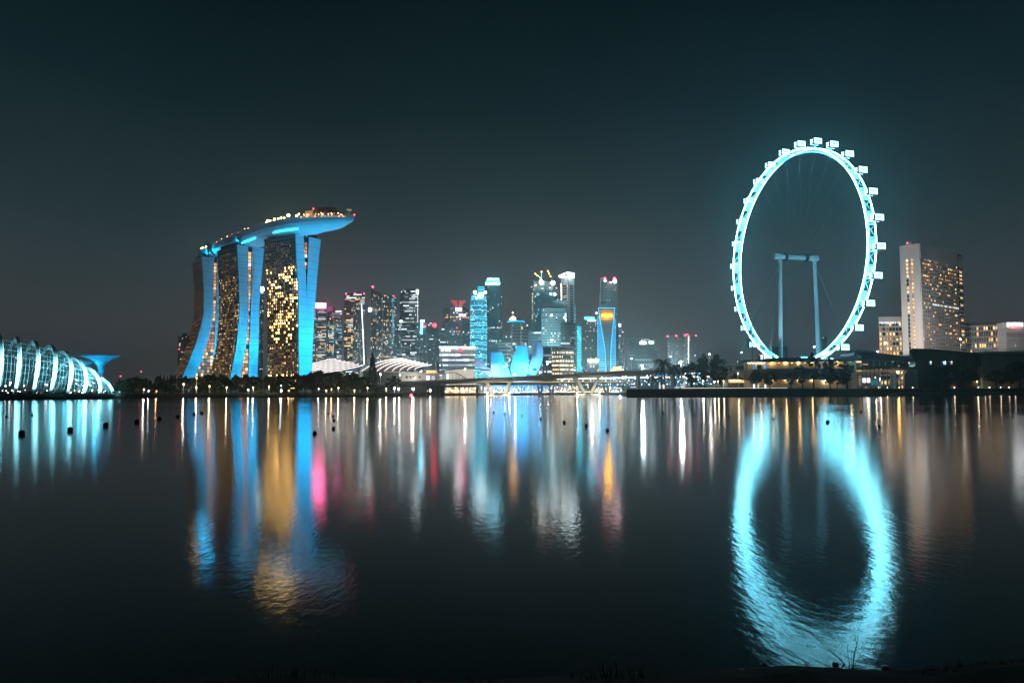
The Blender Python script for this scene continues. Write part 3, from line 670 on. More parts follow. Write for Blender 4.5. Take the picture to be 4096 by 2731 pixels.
MB().loft([[p for p in arch] + [c + V((0, 0, B['z'] - 0.5)), a + V((0, 0, B['z'] - 0.5))], [p + B['away'] * 30 for p in arch] + [c + B['away'] * 30 + V((0, 0, B['z'] - 0.5)), a + B['away'] * 30 + V((0, 0, B['z'] - 0.5))]]).build('arched_roof', 'glass_mid', B['root'])
MB().tube([p - B['away'] * 0.4 for p in arch], 0.5, 5).build('roof_edge', 'band_grey', B['root'])
for px, py in ((1818, 1282), (1828, 1311), (1837, 1326)): bpiece('warning_light', 'red_small', B['root'], P(px, py, 1416), 1.3)
# --- round cyan tower
def round_tower():
    Y = 1330; c = P(1913, 1400, Y); R = (P(1947, 1300, Y).x - P(1879, 1300, Y).x) / 2; zt = P(1913, 1172, Y).z
    c0 = V((c.x, Y + R, 0)); root = thing('round_tower', 'round tower ringed with glowing cyan floors and white roof lamps', 'tower', c0 + V((0, 0, 2.5)), GRP)
    prof = lambda z: R * (1.0 if z < zt * 0.80 else math.sqrt(max(0.1, 1 - ((z - zt * 0.80) / (zt * 0.36)) ** 2)))
    n = 28; b = MB(); b.loft([[c0 + V((prof(z) * 0.97 * math.cos(2 * math.pi * k / n), prof(z) * 0.97 * math.sin(2 * math.pi * k / n), z)) for k in range(n)] for z in [2.5 + (zt - 2.5) * i / 24 for i in range(25)]]); b.build('wall', 'glass_teal', root)
    rows = 46; fh = (zt - 4) / rows
    for k in range(rows):
        z = 4 + fh * k; r = prof(z); mb = MB()
        m = 'ring_bright' if (k % 3 and rnd() < 0.85) else 'ring_dim'
        mb.lathe([(r * 0.975, 0), (r * 1.02, 0), (r * 1.02, fh * 0.34), (r * 0.975, fh * 0.34)], c0 + V((0, 0, z)), 28); mb.build('floor_ring', m, root)
    b = MB(); bw = MB()
    for i in range(330):
        k = random.randrange(rows); z = 4 + fh * (k + 0.68); r = prof(z); a = U(math.pi * 1.02, math.pi * 1.98); p = c0 + V((r * math.cos(a), r * math.sin(a), z)); t = V((-math.sin(a), math.cos(a), 0))
        (b if i % 3 else bw).obox(p, t * U(0.5, 1.6), V((math.cos(a), math.sin(a), 0)) * 0.2, V((0, 0, fh * 0.22)))
    b.build('lit_windows', EM['cyan'], root, 'stuff'); bw.build('lit_windows', EM['white'], root, 'stuff')
    zt2 = P(1923, 1141, Y).z; r2 = (P(1936, 1150, Y).x - P(1911, 1150, Y).x) / 2; c1 = V((P(1923, 1150, Y).x, Y + R, 0))
    MB().lathe([(r2 * 1.1, zt * 0.93), (r2, zt2 - 1), (r2 * 0.7, zt2)], c1, 16).build('roof_drum', 'glass_teal', root)
    for i in range(5): z = lerp(zt, zt2 - 2, i / 4); MB().lathe([(r2 * 1.08, 0), (r2 * 1.12, 0), (r2 * 1.12, 1.0), (r2 * 1.08, 1.0)], c1 + V((0, 0, z)), 16).build('floor_ring', 'ring_bright', root)
    for px, py, r in ((1900, 1169, 2.8), (1923, 1182, 4.6), (1941, 1169, 2.4), (1906, 1192, 1.8)): bpiece('roof_lamp', 'white_sign', root, P(px, py, Y - 1), r)
round_tower()
B = tw('office_tower', 'tall dark tower with a tapering electric blue crown', [(1941, 1640), (1955, 1625), (2001, 1625), (2008, 1640)], 1140, 66, (3, 10, 2), 0.05, ('white', 'cyandim', 'white'), 'glass_teal', 'band_dark', bh=0.18, rowfun=lambda v, k: (0.85, 'white') if k in (31, 39) else None)
for i, (py0, py1, e) in enumerate(((1131, 1138, 0), (1122, 1128, 4), (1113, 1119, 8))):
    slab(B, 1941 + e, 2001 - e * 0.6, py0 - 1, py1 + 2, 1632, 'cyan_neon', 'crown_tier', 8 - i); glyphs(B, 1943 + e, 1999 - e * 0.6, py0, py1, 1622 + i, 'white_sign' if i != 1 else 'cyan_sign', 12 - i * 2)
B = tw('office_block', 'low pale striped block left of the grid fronted tower', [(1992, 1250), (2030, 1245), (2042, 1255)], 1370, 13, (6, 2), 0.15, ('white', 'whitedim'), 'glass_dark', 'band_grey', style='band', bh=0.5)
B = tw('office_block', 'low dark block with an aerial between blue crowned and grid towers', [(2009, 1500), (2048, 1500)], 1341, 22, 6, 0.06, ('white',)); MB().bar(P(2025, 1342, 1510), P(2026, 1322, 1510), 0.3).build('aerial', 'dark_steel', B['root'])
B = tw('office_tower', 'concrete grid tower with a domed orange roof beacon and mast', [(2046, 1330), (2084, 1322), (2112, 1334)], 1294, 22, (5, 4), 0.10, ('white', 'white', 'warm'), 'glass_dark', 'band_grey', bh=0.42, proud=0.9, rowfun=lambda v, k: (0.7, 'white') if k == 15 else None)
for px in (2048, 2084): MB().bar(P(px, 1292, 1320.5), G(px, 1320.5, 3), 0.8).build('edge_light', 'lit_whitedim', B['root'])
p = P(2064, 1294, 1345); MB().lathe([(13, 0), (14, 5), (14, 7), (9, 9)], p, 18).build('roof_drum', 'band_dark', B['root']); MB().lathe([(14.3, 0), (14.6, 0), (14.6, 1.6), (14.3, 1.6)], p + V((0, 0, 2)), 18).build('ring_light', 'blue_neon', B['root'])
p = P(2053, 1280, 1335); MB().lathe([(6.5, 0), (5, 3), (2.5, 5.2), (0.3, 6.2)], p, 10).build('roof_beacon', 'amber_lamp', B['root']); MB().bar(p + V((0, 0, 5)), P(2051, 1248, 1335), 0.4).build('mast', 'white_steel', B['root']); bpiece('mast_lamp', 'lamp_dot_white', B['root'], P(2051, 1251, 1335), 0.9)
B = tw('office_block', 'dark block with white floors right of the grid fronted tower', [(2113, 1420), (2166, 1420)], 1325, 22, 9, 0.16, ('white', 'whitedim'), style='band')
# --- tower under construction with cranes
B = tw('unfinished_tower', 'unfinished glass tower with a lit scaffold top and two cranes on it', [(2119, 1560), (2136, 1535), (2212, 1535), (2232, 1555)], 1170, 46, (4, 24, 6), 0.02, ('white', 'cyan'), 'glass_teal', 'band_teal', bh=0.08, proud=0.6, group=GRP)
zb0 = B['z']; a, c = B['foot'][0], B['foot'][-1]
b = MB(); b2 = MB()
for i in range(15):
    u = i / 14; p = lerp(B['foot'][1], B['foot'][2], u); h = U(9, 22)
    b.bar(p + V((0, 0, zb0)), p + V((0, 0, zb0 + h)), 0.4)
for k in range(5): b.bar(B['foot'][1] + V((0, 0, zb0 + 3 + k * 3.6)), B['foot'][2] + V((0, 0, zb0 + 3 + k * 3.6)), 0.28)
b.build('scaffold', 'white_steel', B['root'])
MB().prism([(p.x, p.y) for p in [B['foot'][1] + B['away'] * 3, B['foot'][2] + B['away'] * 3, B['foot'][2] + B['away'] * 26, B['foot'][1] + B['away'] * 26]], zb0, zb0 + 15).build('core', 'concrete_dark', B['root'])
for i in range(34):
    px = U(2121, 2230); py = U(1128, 1178); mk = random.choice(('lit_white', 'lit_cyan', 'lit_warm', 'lit_cyandim', 'lit_whitedim'))
    slab(B, px, px + U(3, 13), py, py + U(2, 6), 1533 - 0.1 * i, mk, 'site_panel', 0.3)
for px, py, r in ((2166, 1130, 4.0), (2212, 1131, 4.0), (2219, 1177, 2.6), (2203, 1176, 2.2), (2164, 1121, 2)): bpiece('work_lamp', 'white_sign', B['root'], P(px, py, 1532), r)
b = MB()
for k in range(24): b.box(P(2130 + U(-1, 1), 1180 + k * 4.2, 1541), 1.6, 0.8, 1.2)
b.build('hoist_lamps', EM['warm'], B['root'], 'stuff')
for base, tip, lab in (((2166, 1116), (2124, 1081), 'left crane boom'), ((2207, 1115), (2180, 1063), 'tall right crane boom')):
    p0, p1 = P(*base, 1550), P(*tip, 1550); r = thing('tower_crane', 'crane with amber lamps along its boom on the unfinished tower, ' + ('lower one' if 'left' in lab else 'taller one'), 'crane', p0 - V((0, 0, 12)), 'cranes on the unfinished tower')
    MB().bar(p0 - V((0, 0, 18)), p0 + V((0, 0, 2)), 1.1).build('mast', 'steel', r); bm = MB()
    for o in (V((0, 0, 0)), V((0, 1.4, 0)), V((0, 0.7, 1.3))): bm.bar(p0 + o, p1 + o * 0.4, 0.22)
    for i in range(14): q0 = lerp(p0, p1, i / 14); q1 = lerp(p0, p1, (i + 1) / 14); bm.bar(q0, q1 + V((0, 0.7, 1.2)), 0.16)
    bm.build('boom', 'steel', r); MB().obox(p0 + V((3, 0, 1)), (2.2, 0, 0), (0, 1.5, 0), (0, 0, 1.5)).build('cab', 'concrete_dark', r)
    MB().bar(p0 + V((6, 0, 7)), lerp(p0, p1, 0.9), 0.1).build('stay_cable', 'steel', r); MB().bar(p0, p0 + V((6, 0, 7)), 0.3).build('back_mast', 'steel', r)
    for u in (0.18, 0.38, 0.58): bpiece('boom_lamp', 'amber_lamp', r, lerp(p0, p1, u) - V((0, 1, 0)), 1.15)
MB().bar(P(2166, 1116, 1548), P(2166, 1084, 1548), 0.5).build('mast', 'cyan_neon', B['root']); bpiece('mast_lamp', 'amber_lamp', B['root'], P(2166, 1087, 1547), 1.2)
# --- slim white tower
B = tw('office_tower', 'slim white tower with a brilliant white roof edge, tallest at the right', [(2243, 1640), (2272, 1612), (2297, 1630)], 1112, 44, (6, 3), 0.0, ('white',), 'white_wall', 'band_dark', bh=0, mull=False, depth=25)
for (a, c, t, n, ln), (x0, x1) in zip(B['faces'], ((0.30, 0.82), (0.30, 0.78))):
    b = MB(); b2 = MB()
    for k in range(4, 40):
        if k in (20, 21): continue
        (b2 if rnd() < 0.06 else b).obox(a + t * (ln * (x0 + x1) / 2) + n * 0.1 + V((0, 0, 8 + (B['z'] - 16) * k / 41)), t * (ln * (x1 - x0) / 2), n * 0.15, V((0, 0, (B['z'] - 16) / 41 * 0.30)))
    b.build('window_bands', 'glass_dark', B['root'], 'stuff')
    if b2.v: b2.build('lit_windows', EM['white'], B['root'], 'stuff')
for (p0, p1) in (((2235, 1105), (2270, 1090)), ((2270, 1090), (2297, 1096))): MB().bar(P(*p0, 1612), P(*p1, 1612), 1.0).build('roof_edge_light', 'white_sign', B['root'])
slab(B, 2240, 2262, 1103, 1111, 1611, 'white_sign'); slab(B, 2276, 1 + 2296, 1097, 1111, 1611, 'white_sign'); MB().prism([(p.x, p.y) for p in B['foot'] + B['back']], B['z'], B['z'] + 9).build('roof_block', 'band_grey', B['root'])
for k in range(22): bpiece('edge_lamp', 'lamp_dot', B['root'], P(2245 + k * 0.05, 1136 + k * 3.6, 1612), 0.75)
B = tw('office_tower', 'sliver of a cyan lamp edged tower just right of the slim white tower', [(2297, 1660), (2303, 1660)], 1212, 26, 2, 0.5, ('cyan', 'cyan'), 'glass_teal', 'band_teal')
B = tw('office_tower', 'broad concrete tower with deep window grid before the unfinished tower', [(2167, 1400), (2188, 1392), (2264, 1400)], 1234, 32, (4, 11), 0.10, ('white', 'whitedim', 'warm'), 'glass_dark', 'band_grey', bh=0.45, proud=1.0, winw=0.7)
roofbox(B, 0.05, 0.5, 9, 'band_grey', inset=1.5); roofbox(B, 0.48, 1.0, 15, 'band_grey', inset=3)
for px, py in ((2207, 1261), (2208, 1359)): bpiece('facade_lamp', 'lamp_dot_white', B['root'], P(px, py, 1390), 1.8)
B = tw('office_tower', 'dark glass tower squeezed between concrete and cyan striped towers', [(2241, 1360), (2304, 1360)], 1293, 26, 10, 0.09, ('white', 'whitedim', 'warm'), style='band')
roofbox(B, 0.1, 0.8, 3)
B = tw('office_tower', 'narrow glass tower scored with bright cyan horizontal lines', [(2302, 1300), (2308, 1290), (2326, 1300)], 1290, 30, (1, 3), 0.0, ('cyan',), 'glass_teal', 'band_teal', bh=0.2)
for k in range(26): z0 = 1308 + k * 7; MB().bar(P(2309 + (k % 3), z0 - 1.5, 1287), P(2325, z0 + 1.5, 1297), 0.3).build('light_line', 'cyan_neon', B['root'])
MB().bar(P(2308, 1322, 1286.5), P(2324, 1360, 1296), 0.5).build('light_line', 'cyan_neon', B['root']); MB().bar(P(2312, 1440, 1286.5), P(2326, 1478, 1296), 0.5).build('light_line', 'cyan_neon', B['root'])
B = tw('office_tower', 'dark tower under a glowing turquoise roof sign', [(2332, 1400), (2392, 1400)], 1282, 38, 9, 0.09, ('white', 'whitedim', 'warm'), winw=0.6)
slab(B, 2334, 2384, 1264, 1282, 1404, 'glass_teal', 'sign_board', 2); glyphs(B, 2339, 2379, 1266, 1277, 1401, 'cyan_sign', 7); slab(B, 2352, 2383, 1281, 1284, 1399, 'white_sign', 'light_strip', 0.4); red(B, 2386, 1252, 1400, 1.6, 'pink_sign')
# --- stepped tower and the hourglass tower before it
B = tw('office_tower', 'tall stepped grid tower with red and white lamps at its top', [(2402, 1560), (2426, 1550), (2471, 1566)], 1126, 60, (9, 14), 0.08, ('white', 'whitedim', 'cyandim'), 'glass_mid', 'band_grey', bh=0.45, winw=0.55)
MB().prism([(p.x, p.y) for p in (P(2403, 1200, 1551), P(2424, 1200, 1545), P(2424, 1200, 1575), P(2403, 1200, 1575))], B['z'] - 40, P(2410, 1111, 1551).z).build('upper_block', 'band_pale', B['root'])
MB().prism([(p.x, p.y) for p in (P(2398, 1200, 1553), P(2403, 1200, 1549), P(2403, 1200, 1575), P(2398, 1200, 1575))], 2.5, P(2400, 1172, 1553).z).build('side_block', 'band_teal', B['root'])
ub = MB()
for i in range(6):
    for k in range(16): ub.box(P(2405.5 + 3.2 * i, 1120 + 6.2 * k, 1548.0 - 0.0), 0.9, 8.5, 1.5)
ub.build('dark_windows', 'glass_dark', B['root'], 'stuff')
for px, py, m, r in ((2420, 1113, 'red_lamp', 2.0), (2420, 1122, 'white_sign', 2.0), (2458, 1115, 'red_lamp', 3.0), (2459, 1125, 'white_sign', 3.8), (2443, 1130, 'lamp_dot_white', 1.4)): bpiece('roof_lamp', m, B['root'], P(px, py, 1543), r)
def hourglass():
    Y = 1290; left = [(1232, 2393), (1270, 2398), (1330, 2409), (1390, 2419), (1430, 2422), (1482, 2424)]; right = [(1232, 2459), (1270, 2456), (1330, 2449), (1390, 2444), (1430, 2443), (1482, 2442)]
    root = thing('hourglass_tower', 'tower outlined in blue neon with a flared orange lit top panel', 'tower', G(2426, Y, 2.5), GRP)
    ls = [P(px, py, Y) for py, px in left]; rs = [P(px, py, Y) for py, px in right]; ls.append(G(2424, Y, 2.5)); rs.append(G(2442, Y, 2.5)); dp = V((0, 22, 0))
    MB().loft([[a, c, c + dp, a + dp] for a, c in zip(ls, rs)]).build('central_wall', 'glass_dark', root)
    MB().loft([[P(2391, py, Y + 2.5), P(2461, py, Y + 2.5), P(2461, py, Y + 26), P(2391, py, Y + 26)] for py in (1272, 1300, 1350, 1400, 1482)] + [[G(2391, Y + 2.5, 2.5), G(2461, Y + 2.5, 2.5), G(2461, Y + 26, 2.5), G(2391, Y + 26, 2.5)]]).build('wing_wall', 'glass_teal', root)
    for pts in (ls, rs): MB().tube([p - V((0, 0.3, 0)) for p in pts], 0.55, 5).build('neon_outline', 'blue_neon', root)
    MB().bar(ls[0] - V((0, 0.3, 0)), rs[0] - V((0, 0.3, 0)), 0.6).build('neon_outline', 'blue_neon', root)
    for k in range(30):
        py = 1274 + k * 7; lx = interp(left, py) ; rx = interp(right, py)
        MB().bar(P(2391, py + 1, Y + 1.5), P(lx - 1, py, Y + 1.5), 0.34).build('neon_line', 'blue_line', root); MB().bar(P(rx + 1, py, Y + 1.5), P(2461, py + 1, Y + 1.5), 0.34).build('neon_line', 'blue_line', root)
        if k > 1: MB().bar(P(lx + 2, py, Y - 0.2), P(rx - 2, py, Y - 0.2), 0.5).build('floor_band', 'band_grey', root)
    for px in (2391, 2461): MB().bar(P(px, 1274, Y + 1.4), G(px, Y + 1.4, 3), 0.3).build('neon_outline', 'blue_line', root)
    A = dict(root=root); slab(A, 2406, 2450, 1257, 1267, Y - 0.6, 'orange_sign'); slab(A, 2397, 2456, 1236, 1282, Y - 0.2, 'sign_bronze', 'sign_board', 0.15)
    lamp('POINT', root, P(2428, 1262, Y - 7), 16000, (1, 0.5, 0.05), size=2)
hourglass()
B = tw('office_tower', 'slim pale tower right of the hourglass tower with a white top lamp', [(2474, 1400), (2486, 1390), (2493, 1400)], 1294, 36, (3, 2), 0.16, ('white', 'whitedim'), 'glass_mid', 'band_grey', style='band')
slab(B, 2476, 2482, 1296, 1305, 1389, 'white_sign', 'sign', 1)
# --- right of the centre
B = tw('office_block', 'wide dark office block with two white roof signs', [(2507, 1120), (2619, 1120)], 1353, 24, 18, 0.04, ('white', 'whitedim'), 'glass_mid', 'band_dark', style='band', bh=0.4, group=None, cat='building')
glyphs(B, 2560, 2586, 1363, 1376, 1118, 'white_sign', 5); glyphs(B, 2596, 2615, 1362, 1373, 1118, 'white_sign', 4)
a, c = P(2619, 1401, 1122), P(2632, 1401, 1122); MB().prism([(a.x, a.y), (c.x, c.y), (c.x, c.y + 28), (a.x, a.y + 28)], 2.5, a.z).build('lower_wing', 'glass_mid', B['root'])
B = tw('hotel_block', 'pale finned hotel slab with red roof lights and a lamp lined corner', [(2669, 1010), (2744, 985), (2786, 1000)], 1345, 30, (26, 8), 0.03, ('white', 'warm'), 'glass_mid', 'band_grey', bh=0.22, proud=0.7, group=None, cat='hotel')
for px, py in ((2671, 1345), (2705, 1343), (2741, 1340), (2750, 1339), (2783, 1342)): red(B, px, py, 984, 0.75)
for k in range(24): bpiece('corner_lamp', 'lamp_dot_white', B['root'], P(2754, 1349 + k * 4.4, 983), 0.34)
MB().bar(P(2744, 1347, 984), G(2744, 984, 3), 1.0).build('corner_column', 'concrete', B['root'])
B = tw('office_block', 'white banded office block with its name in lit letters on the roof band', [(1758, 1010), (1901, 1010)], 1389, 9, 24, 0.9, ('white',), 'glass_mid', 'band_pale', style='band', bh=0.62, zb=2.5, mull=False, group=None, cat='building', proud=1.0, rowrange=(0.14, 1), indiv=60, rowfun=lambda v, k: (1.0, 'stripe'))
text_pieces('OUE', B['root'], P(1762, 1404, 1007), (1, 0, 0), (0, 0, 1), 4.0, 'letter_bright')
for px in (1770, 1824): MB().bar(P(px - 9, 1388, 1003), P(px + 4, 1490, 1003), 0.6).build('brace', 'white_steel', B['root'])
MB().bar(P(1757, 1388, 1007), P(1901, 1388, 1007), 0.45).build('roof_edge_light', 'white_sign', B['root']); MB().bar(P(1835, 1398, 1008), P(1848, 1398, 1008), 1.8).build('sign', 'red_small', B['root'])
B = tw('hotel_block', 'hotel block with rows of lit cream windows behind the blue petals', [(2208, 1100), (2237, 1094), (2295, 1104)], 1385, 11, (7, 13), 0.85, ('cream', 'cream', 'warm'), 'glass_dark', 'concrete_pale', bh=0.42, zb=2.5, winw=0.82, group=None, cat='hotel', rowrange=(0.08, 1), indiv=160)
B = tw('office_block', 'dark low block with a white roof rim left of the cream windowed hotel', [(2171, 1180), (2206, 1180)], 1388, 14, 6, 0.14, ('white', 'whitedim'), style='band', group=None, cat='building'); slab(B, 2171, 2193, 1382, 1387, 1178, 'band_pale', 'roof_rim', 3)
B = tw('office_block', 'small pink grey block with white lamps at the bridge below the turquoise sign', [(2348, 1000), (2395, 1000)], 1440, 8, 8, 0.14, ('white', 'warm'), 'concrete', 'concrete', bh=0.4, group=None, cat='building'); slab(B, 2353, 2366, 1437, 1447, 998, 'white_sign', 'sign', 0.6); slab(B, 2372, 2394, 1436, 1446, 998, 'white_sign', 'sign', 0.6)
# --- far blocks under the wheel
B = tw('apartment_block', 'far grey block seen between the wheel legs, left', [(3086, 1500), (3148, 1500)], 1386, 16, 8, 0.05, ('cyandim', 'white'), 'glass_teal', 'band_dark', group=None, cat='building')
B = tw('apartment_block', 'far slim tower block rising behind the right wheel leg', [(3288, 1500), (3298, 1495), (3306, 1505)], 1346, 24, (3, 2), 0.10, ('white', 'warm'), 'glass_mid', 'band_grey', group=None, cat='building')
B = tw('apartment_block', 'far low housing block with small windows left of the wheel foot', [(3030, 1300), (3078, 1300)], 1412, 12, 9, 0.25, ('warm', 'white', 'pink'), 'glass_mid', 'band_grey', group=None, cat='building', winw=0.5)
# --- hotels on the right
FG = mat('facade_pale', (0.62, 0.59, 0.55), 0.6, noise=0.05, scale=0.05)
def big_hotel():
    Z = P(3677, 975, 690).z; A = PZ(3599, 985, Z); C = PZ(3677, 974, Z); D = PZ(3847, 1019, Z)
    f = [V((p.x, p.y, 0)) for p in (A, C, D)]; root = thing('hotel_tower', 'tall pale slab hotel with round windows and amber rooms beside the wheel', 'hotel', f[1] + V((0, 0, 4.6)))
    aw = V((f[1].x, f[1].y, 0)).normalized(); bk = [f[2] + V((-8, 26, 0)), f[0] + (f[2] - f[1])]
    MB().prism([(p.x, p.y) for p in f + bk], 4.6, Z).build('wall', 'glass_dark', root)
    t0 = (f[1] - f[0]); L0 = t0.length; t0.normalize(); n0 = V((t0.y, -t0.x, 0)); n0 = -n0 if n0.dot(f[0]) > 0 else n0
    t1 = (f[2] - f[1]); L1 = t1.length; t1.normalize(); n1 = V((t1.y, -t1.x, 0)); n1 = -n1 if n1.dot(f[1]) > 0 else n1
    rows = 31; z0 = 12; zt = Z - 12; fh = (zt - z0) / rows; up = V((0, 0, 1))
    def slabx(o, t, n, x0, x1, za, zb_, th, nm, m=FG): return MB().obox(o + t * ((x0 + x1) / 2) + n * (th / 2) + up * ((za + zb_) / 2), t * ((x1 - x0) / 2), n * (th / 2), up * ((zb_ - za) / 2)).build(nm, m, root)
    slabx(f[0], t0, n0, 0, L0 * 0.30, 4.6, Z, 0.8, 'blank_panel'); slabx(f[0], t0, n0, L0 * 0.42, L0 * 0.56, 4.6, Z, 0.8, 'blank_panel'); slabx(f[0], t0, n0, L0 * 0.66, L0, 4.6, Z, 0.8, 'blank_panel')
    for x0, x1 in ((0.30, 0.42), (0.56, 0.66)):
        slabx(f[0], t0, n0, L0 * x0, L0 * x1, zt, Z, 0.8, 'blank_panel'); slabx(f[0], t0, n0, L0 * x0, L0 * x1, 4.6, z0, 0.8, 'blank_panel')
        sp = MB()
        for k in range(rows): sp.obox(f[0] + t0 * (L0 * (x0 + x1) / 2) + n0 * 0.3 + up * (z0 + fh * (k + 1) - fh * 0.1), t0 * (L0 * (x1 - x0) / 2), n0 * 0.3, up * fh * 0.1)
        sp.build('spandrels', FG, root, 'stuff')
        for k in range(rows):
            g = rnd(); first = x0 < 0.4
            m = ('warm' if (k > 25 or k in (10, 17, 18, 19, 22, 23, 0)) else 'off') if first else ('amber' if g < 0.85 else 'warm')
            mm = EM[m] if m != 'off' else MATS['glass_dark']
            r = L0 * (0.055 if first else 0.042); piece('round_window', mm, root, f[0] + t0 * (L0 * (x0 + x1) / 2) + n0 * 0.25 + up * (z0 + fh * (k + 0.48)), t0 * r, up * fh * 0.40, n0 * 0.25, 'disc')
    slabx(f[1], t1, n1, 0, L1 * 0.86, zt, Z, 0.8, 'parapet_panel'); slabx(f[1], t1, n1, L1 * 0.90, L1, zt, Z - 2, 0.8, 'parapet_panel'); slabx(f[1], t1, n1, 0, L1, 4.6, z0, 0.8, 'base_panel')
    nc = 22; cw = L1 * 0.86 / nc; bands = MB(); fins = MB(); sm = MB(); cnt = 0
    for k in range(rows + 1):
        bands.obox(f[1] + t1 * (L1 * 0.43) + n1 * 0.35 + up * (z0 + fh * k), t1 * (L1 * 0.43), n1 * 0.35, up * fh * 0.26)
        bands.obox(f[1] + t1 * (L1 * 0.95) + n1 * 0.35 + up * (z0 + fh * k), t1 * (L1 * 0.05), n1 * 0.35, up * fh * 0.26)
    for j in range(nc + 1): fins.obox(f[1] + t1 * max(0.3, cw * j) + n1 * 0.27 + up * ((z0 + zt) / 2), t1 * cw * (0.20 if j % 2 else 0.10), n1 * 0.27, up * ((zt - z0) / 2))
    bands.build('spandrels', FG, root, 'stuff'); fins.build('piers', FG, root, 'stuff')
    for k in range(rows):
        v = 1 - (k + 0.5) / rows; cl = 0.48 if v < 0.22 else (0.20 if v < 0.65 else 0.06)
        for j in range(nc):
            g = rnd(); u = j / nc; p_ = cl * (1.5 if math.sin(k * 1.7 + j * 0.9) > 0.2 else 0.45)
            m = None
            if g < p_: m = random.choice(('amber', 'warm', 'warm', 'orange'))
            if k == int(rows * 0.63) and u > 0.25: m = 'white'
            if m and cnt < 280:
                piece('window', EM[m], root, f[1] + t1 * (cw * (j + 0.5)) + n1 * 0.13 + up * (z0 + fh * (k + 0.5)), t1 * cw * 0.33, n1 * 0.1, up * fh * 0.22); cnt += 1
        if rnd() < 0.5: piece('window', EM[random.choice(('amber', 'warm'))], root, f[1] + t1 * (L1 * 0.95) + n1 * 0.13 + up * (z0 + fh * (k + 0.5)), t1 * L1 * 0.03, n1 * 0.1, up * fh * 0.22)
    MB().prism([(p.x, p.y) for p in (lerp(f[0], f[1], 0.3) + aw * 4, lerp(f[0], f[1], 0.6) + aw * 4, lerp(f[0], f[1], 0.6) + aw * 12, lerp(f[0], f[1], 0.3) + aw * 12)], Z, Z + 3).build('plant_room', FG, root)
    bpiece('warning_light', 'red_lamp', root, P(3630, 972, 690), 0.55); MB().bar(P(3630, 972, 690), P(3630, 985, 690), 0.12).build('mast', 'steel', root)
    floodlight(f[1] - aw * 60 + V((-20, 0, 46)), f[1] + V((-6, 0, 75)), 1.9e5, (1, 0.86, 0.78), 'warm floodlight on a post before the tall slab hotel', 90, 1.0)
    floodlight(f[1] - aw * 75 + V((34, 0, 46)), f[2] + V((-20, 0, 80)), 0.6e5, (0.9, 0.94, 1), 'white floodlight on a post beside the tall slab hotel', 80, 1.0)
big_hotel()
B = tw('hotel_block', 'hotel block with a lit eight letter name along its roof', [(3514, 740), (3620, 738)], 1288, 14, 8, 0.42, ('amber', 'warm', 'amber', 'warm'), 'glass_dark', 'facade_pale', bh=0.30, zb=4.6, group=None, cat='hotel', winw=0.5, indiv=200, depth=22, proud=0.6)
b = MB().prism([(p.x, p.y) for p in B['foot'] + B['back']], B['z'], B['z'] + 5).build('roof_band', FG, B['root']); p0 = P(3517, 1295, 736)
wl = (P(3601, 1290, 736).x - P(3517, 1290, 736).x)
ps = [3517 + 84.0 / 8 * i for i in range(8)]
for ch, px in zip('MANDARIN', ps): text_pieces(ch, B['root'], P(px, 1295, 736.2), (1, 0, 0), (0, 0, 1), 2.1, 'letter_white')
red(B, 3582, 1271, 740, 0.5); floodlight(G(3560, 690, 22), G(3560, 740, 35), 9e3, (1, 0.9, 0.8), 'warm floodlight before the hotel with the lit name', 110)
B = tw('hotel_block', 'long grey balcony block right of the tall slab hotel', [(3858, 760), (3990, 745)], 1304, 11, 14, 0.16, ('amber', 'warm'), 'glass_dark', 'facade_pale', bh=0.26, zb=4.6, group=None, cat='hotel', winw=0.6, indiv=60, depth=20); roofbox(B, 0, 1, 3, inset=1)
B = tw('hotel_block', 'pale block with a white and red roof sign at the photo edge', [(3988, 700), (4022, 690), (4140, 690)], 1293, 13, (0, 22), 0.04, ('whitedim',), 'facade_pale', 'facade_pale', bh=0.4, zb=4.6, group=None, cat='hotel', depth=20)
slab(B, 4036, 4089, 1294, 1303, 688, 'white_sign'); slab(B, 4036, 4089, 1303, 1308, 688, 'red_small'); floodlight(G(4060, 640, 22), G(4060, 690, 45), 1.5e4, (1, 0.95, 0.9), 'white floodlight before the block with the red roof sign', 110)
# mast lamps added in place of street light clusters, to brighten the lower fronts
def fill_mast(px, Y, h, e, col, label):
    p = G(px, Y, 2.7); t = thing('fill_mast_light', label, 'fill light', p, 'added mast lights between the office towers')
    MB().tube([p, p + V((0, 0, h))], [0.5, 0.25], 6).build('pole', 'steel', t); MB().lathe([(0.3, 0), (1.4, 0.3), (1.4, 0.9), (0.3, 1.1)], p + V((0, 0, h)), 8).build('lamp_head', 'lamp_dot_white', t)
    lamp('POINT', t, p + V((0, -1.6, h - 0.3)), e, col, size=1.0)
for i, (px, Y, e, col) in enumerate(((1290, 1390, 6.6e+04, (.8, .95, 1)), (1400, 1400, 6.6e+04, (.8, .95, 1)), (1530, 1400, 7.7e+04, (.75, .95, 1)), (1690, 1370, 6.6e+04, (.75, .95, 1)), (1830, 1300, 1.1e+05, (.6, .95, 1)), (1975, 1190, 1.32e+05, (.4, .9, 1)), (2075, 1210, 1.76e+05, (.8, .95, 1)), (2200, 1250, 2.86e+05, (.7, .95, 1)), (2290, 1190, 1.32e+05, (.5, .92, 1)), (2370, 1180, 1.1e+05, (.6, .95, 1)), (2480, 1190, 1.54e+05, (.7, .95, 1)), (2570, 1030, 8.8e+04, (.7, .95, 1)), (2725, 900, 8.8e+04, (.9, .95, 1)), (1500, 1300, 6.6e+04, (.7, .9, 1)))):
    fill_mast(px, Y, 34, e, col, 'added tall mast light %s from the hotel towers in the skyline streets' % ('first second third fourth fifth sixth seventh eighth ninth tenth eleventh twelfth thirteenth fourteenth'.split()[i]))
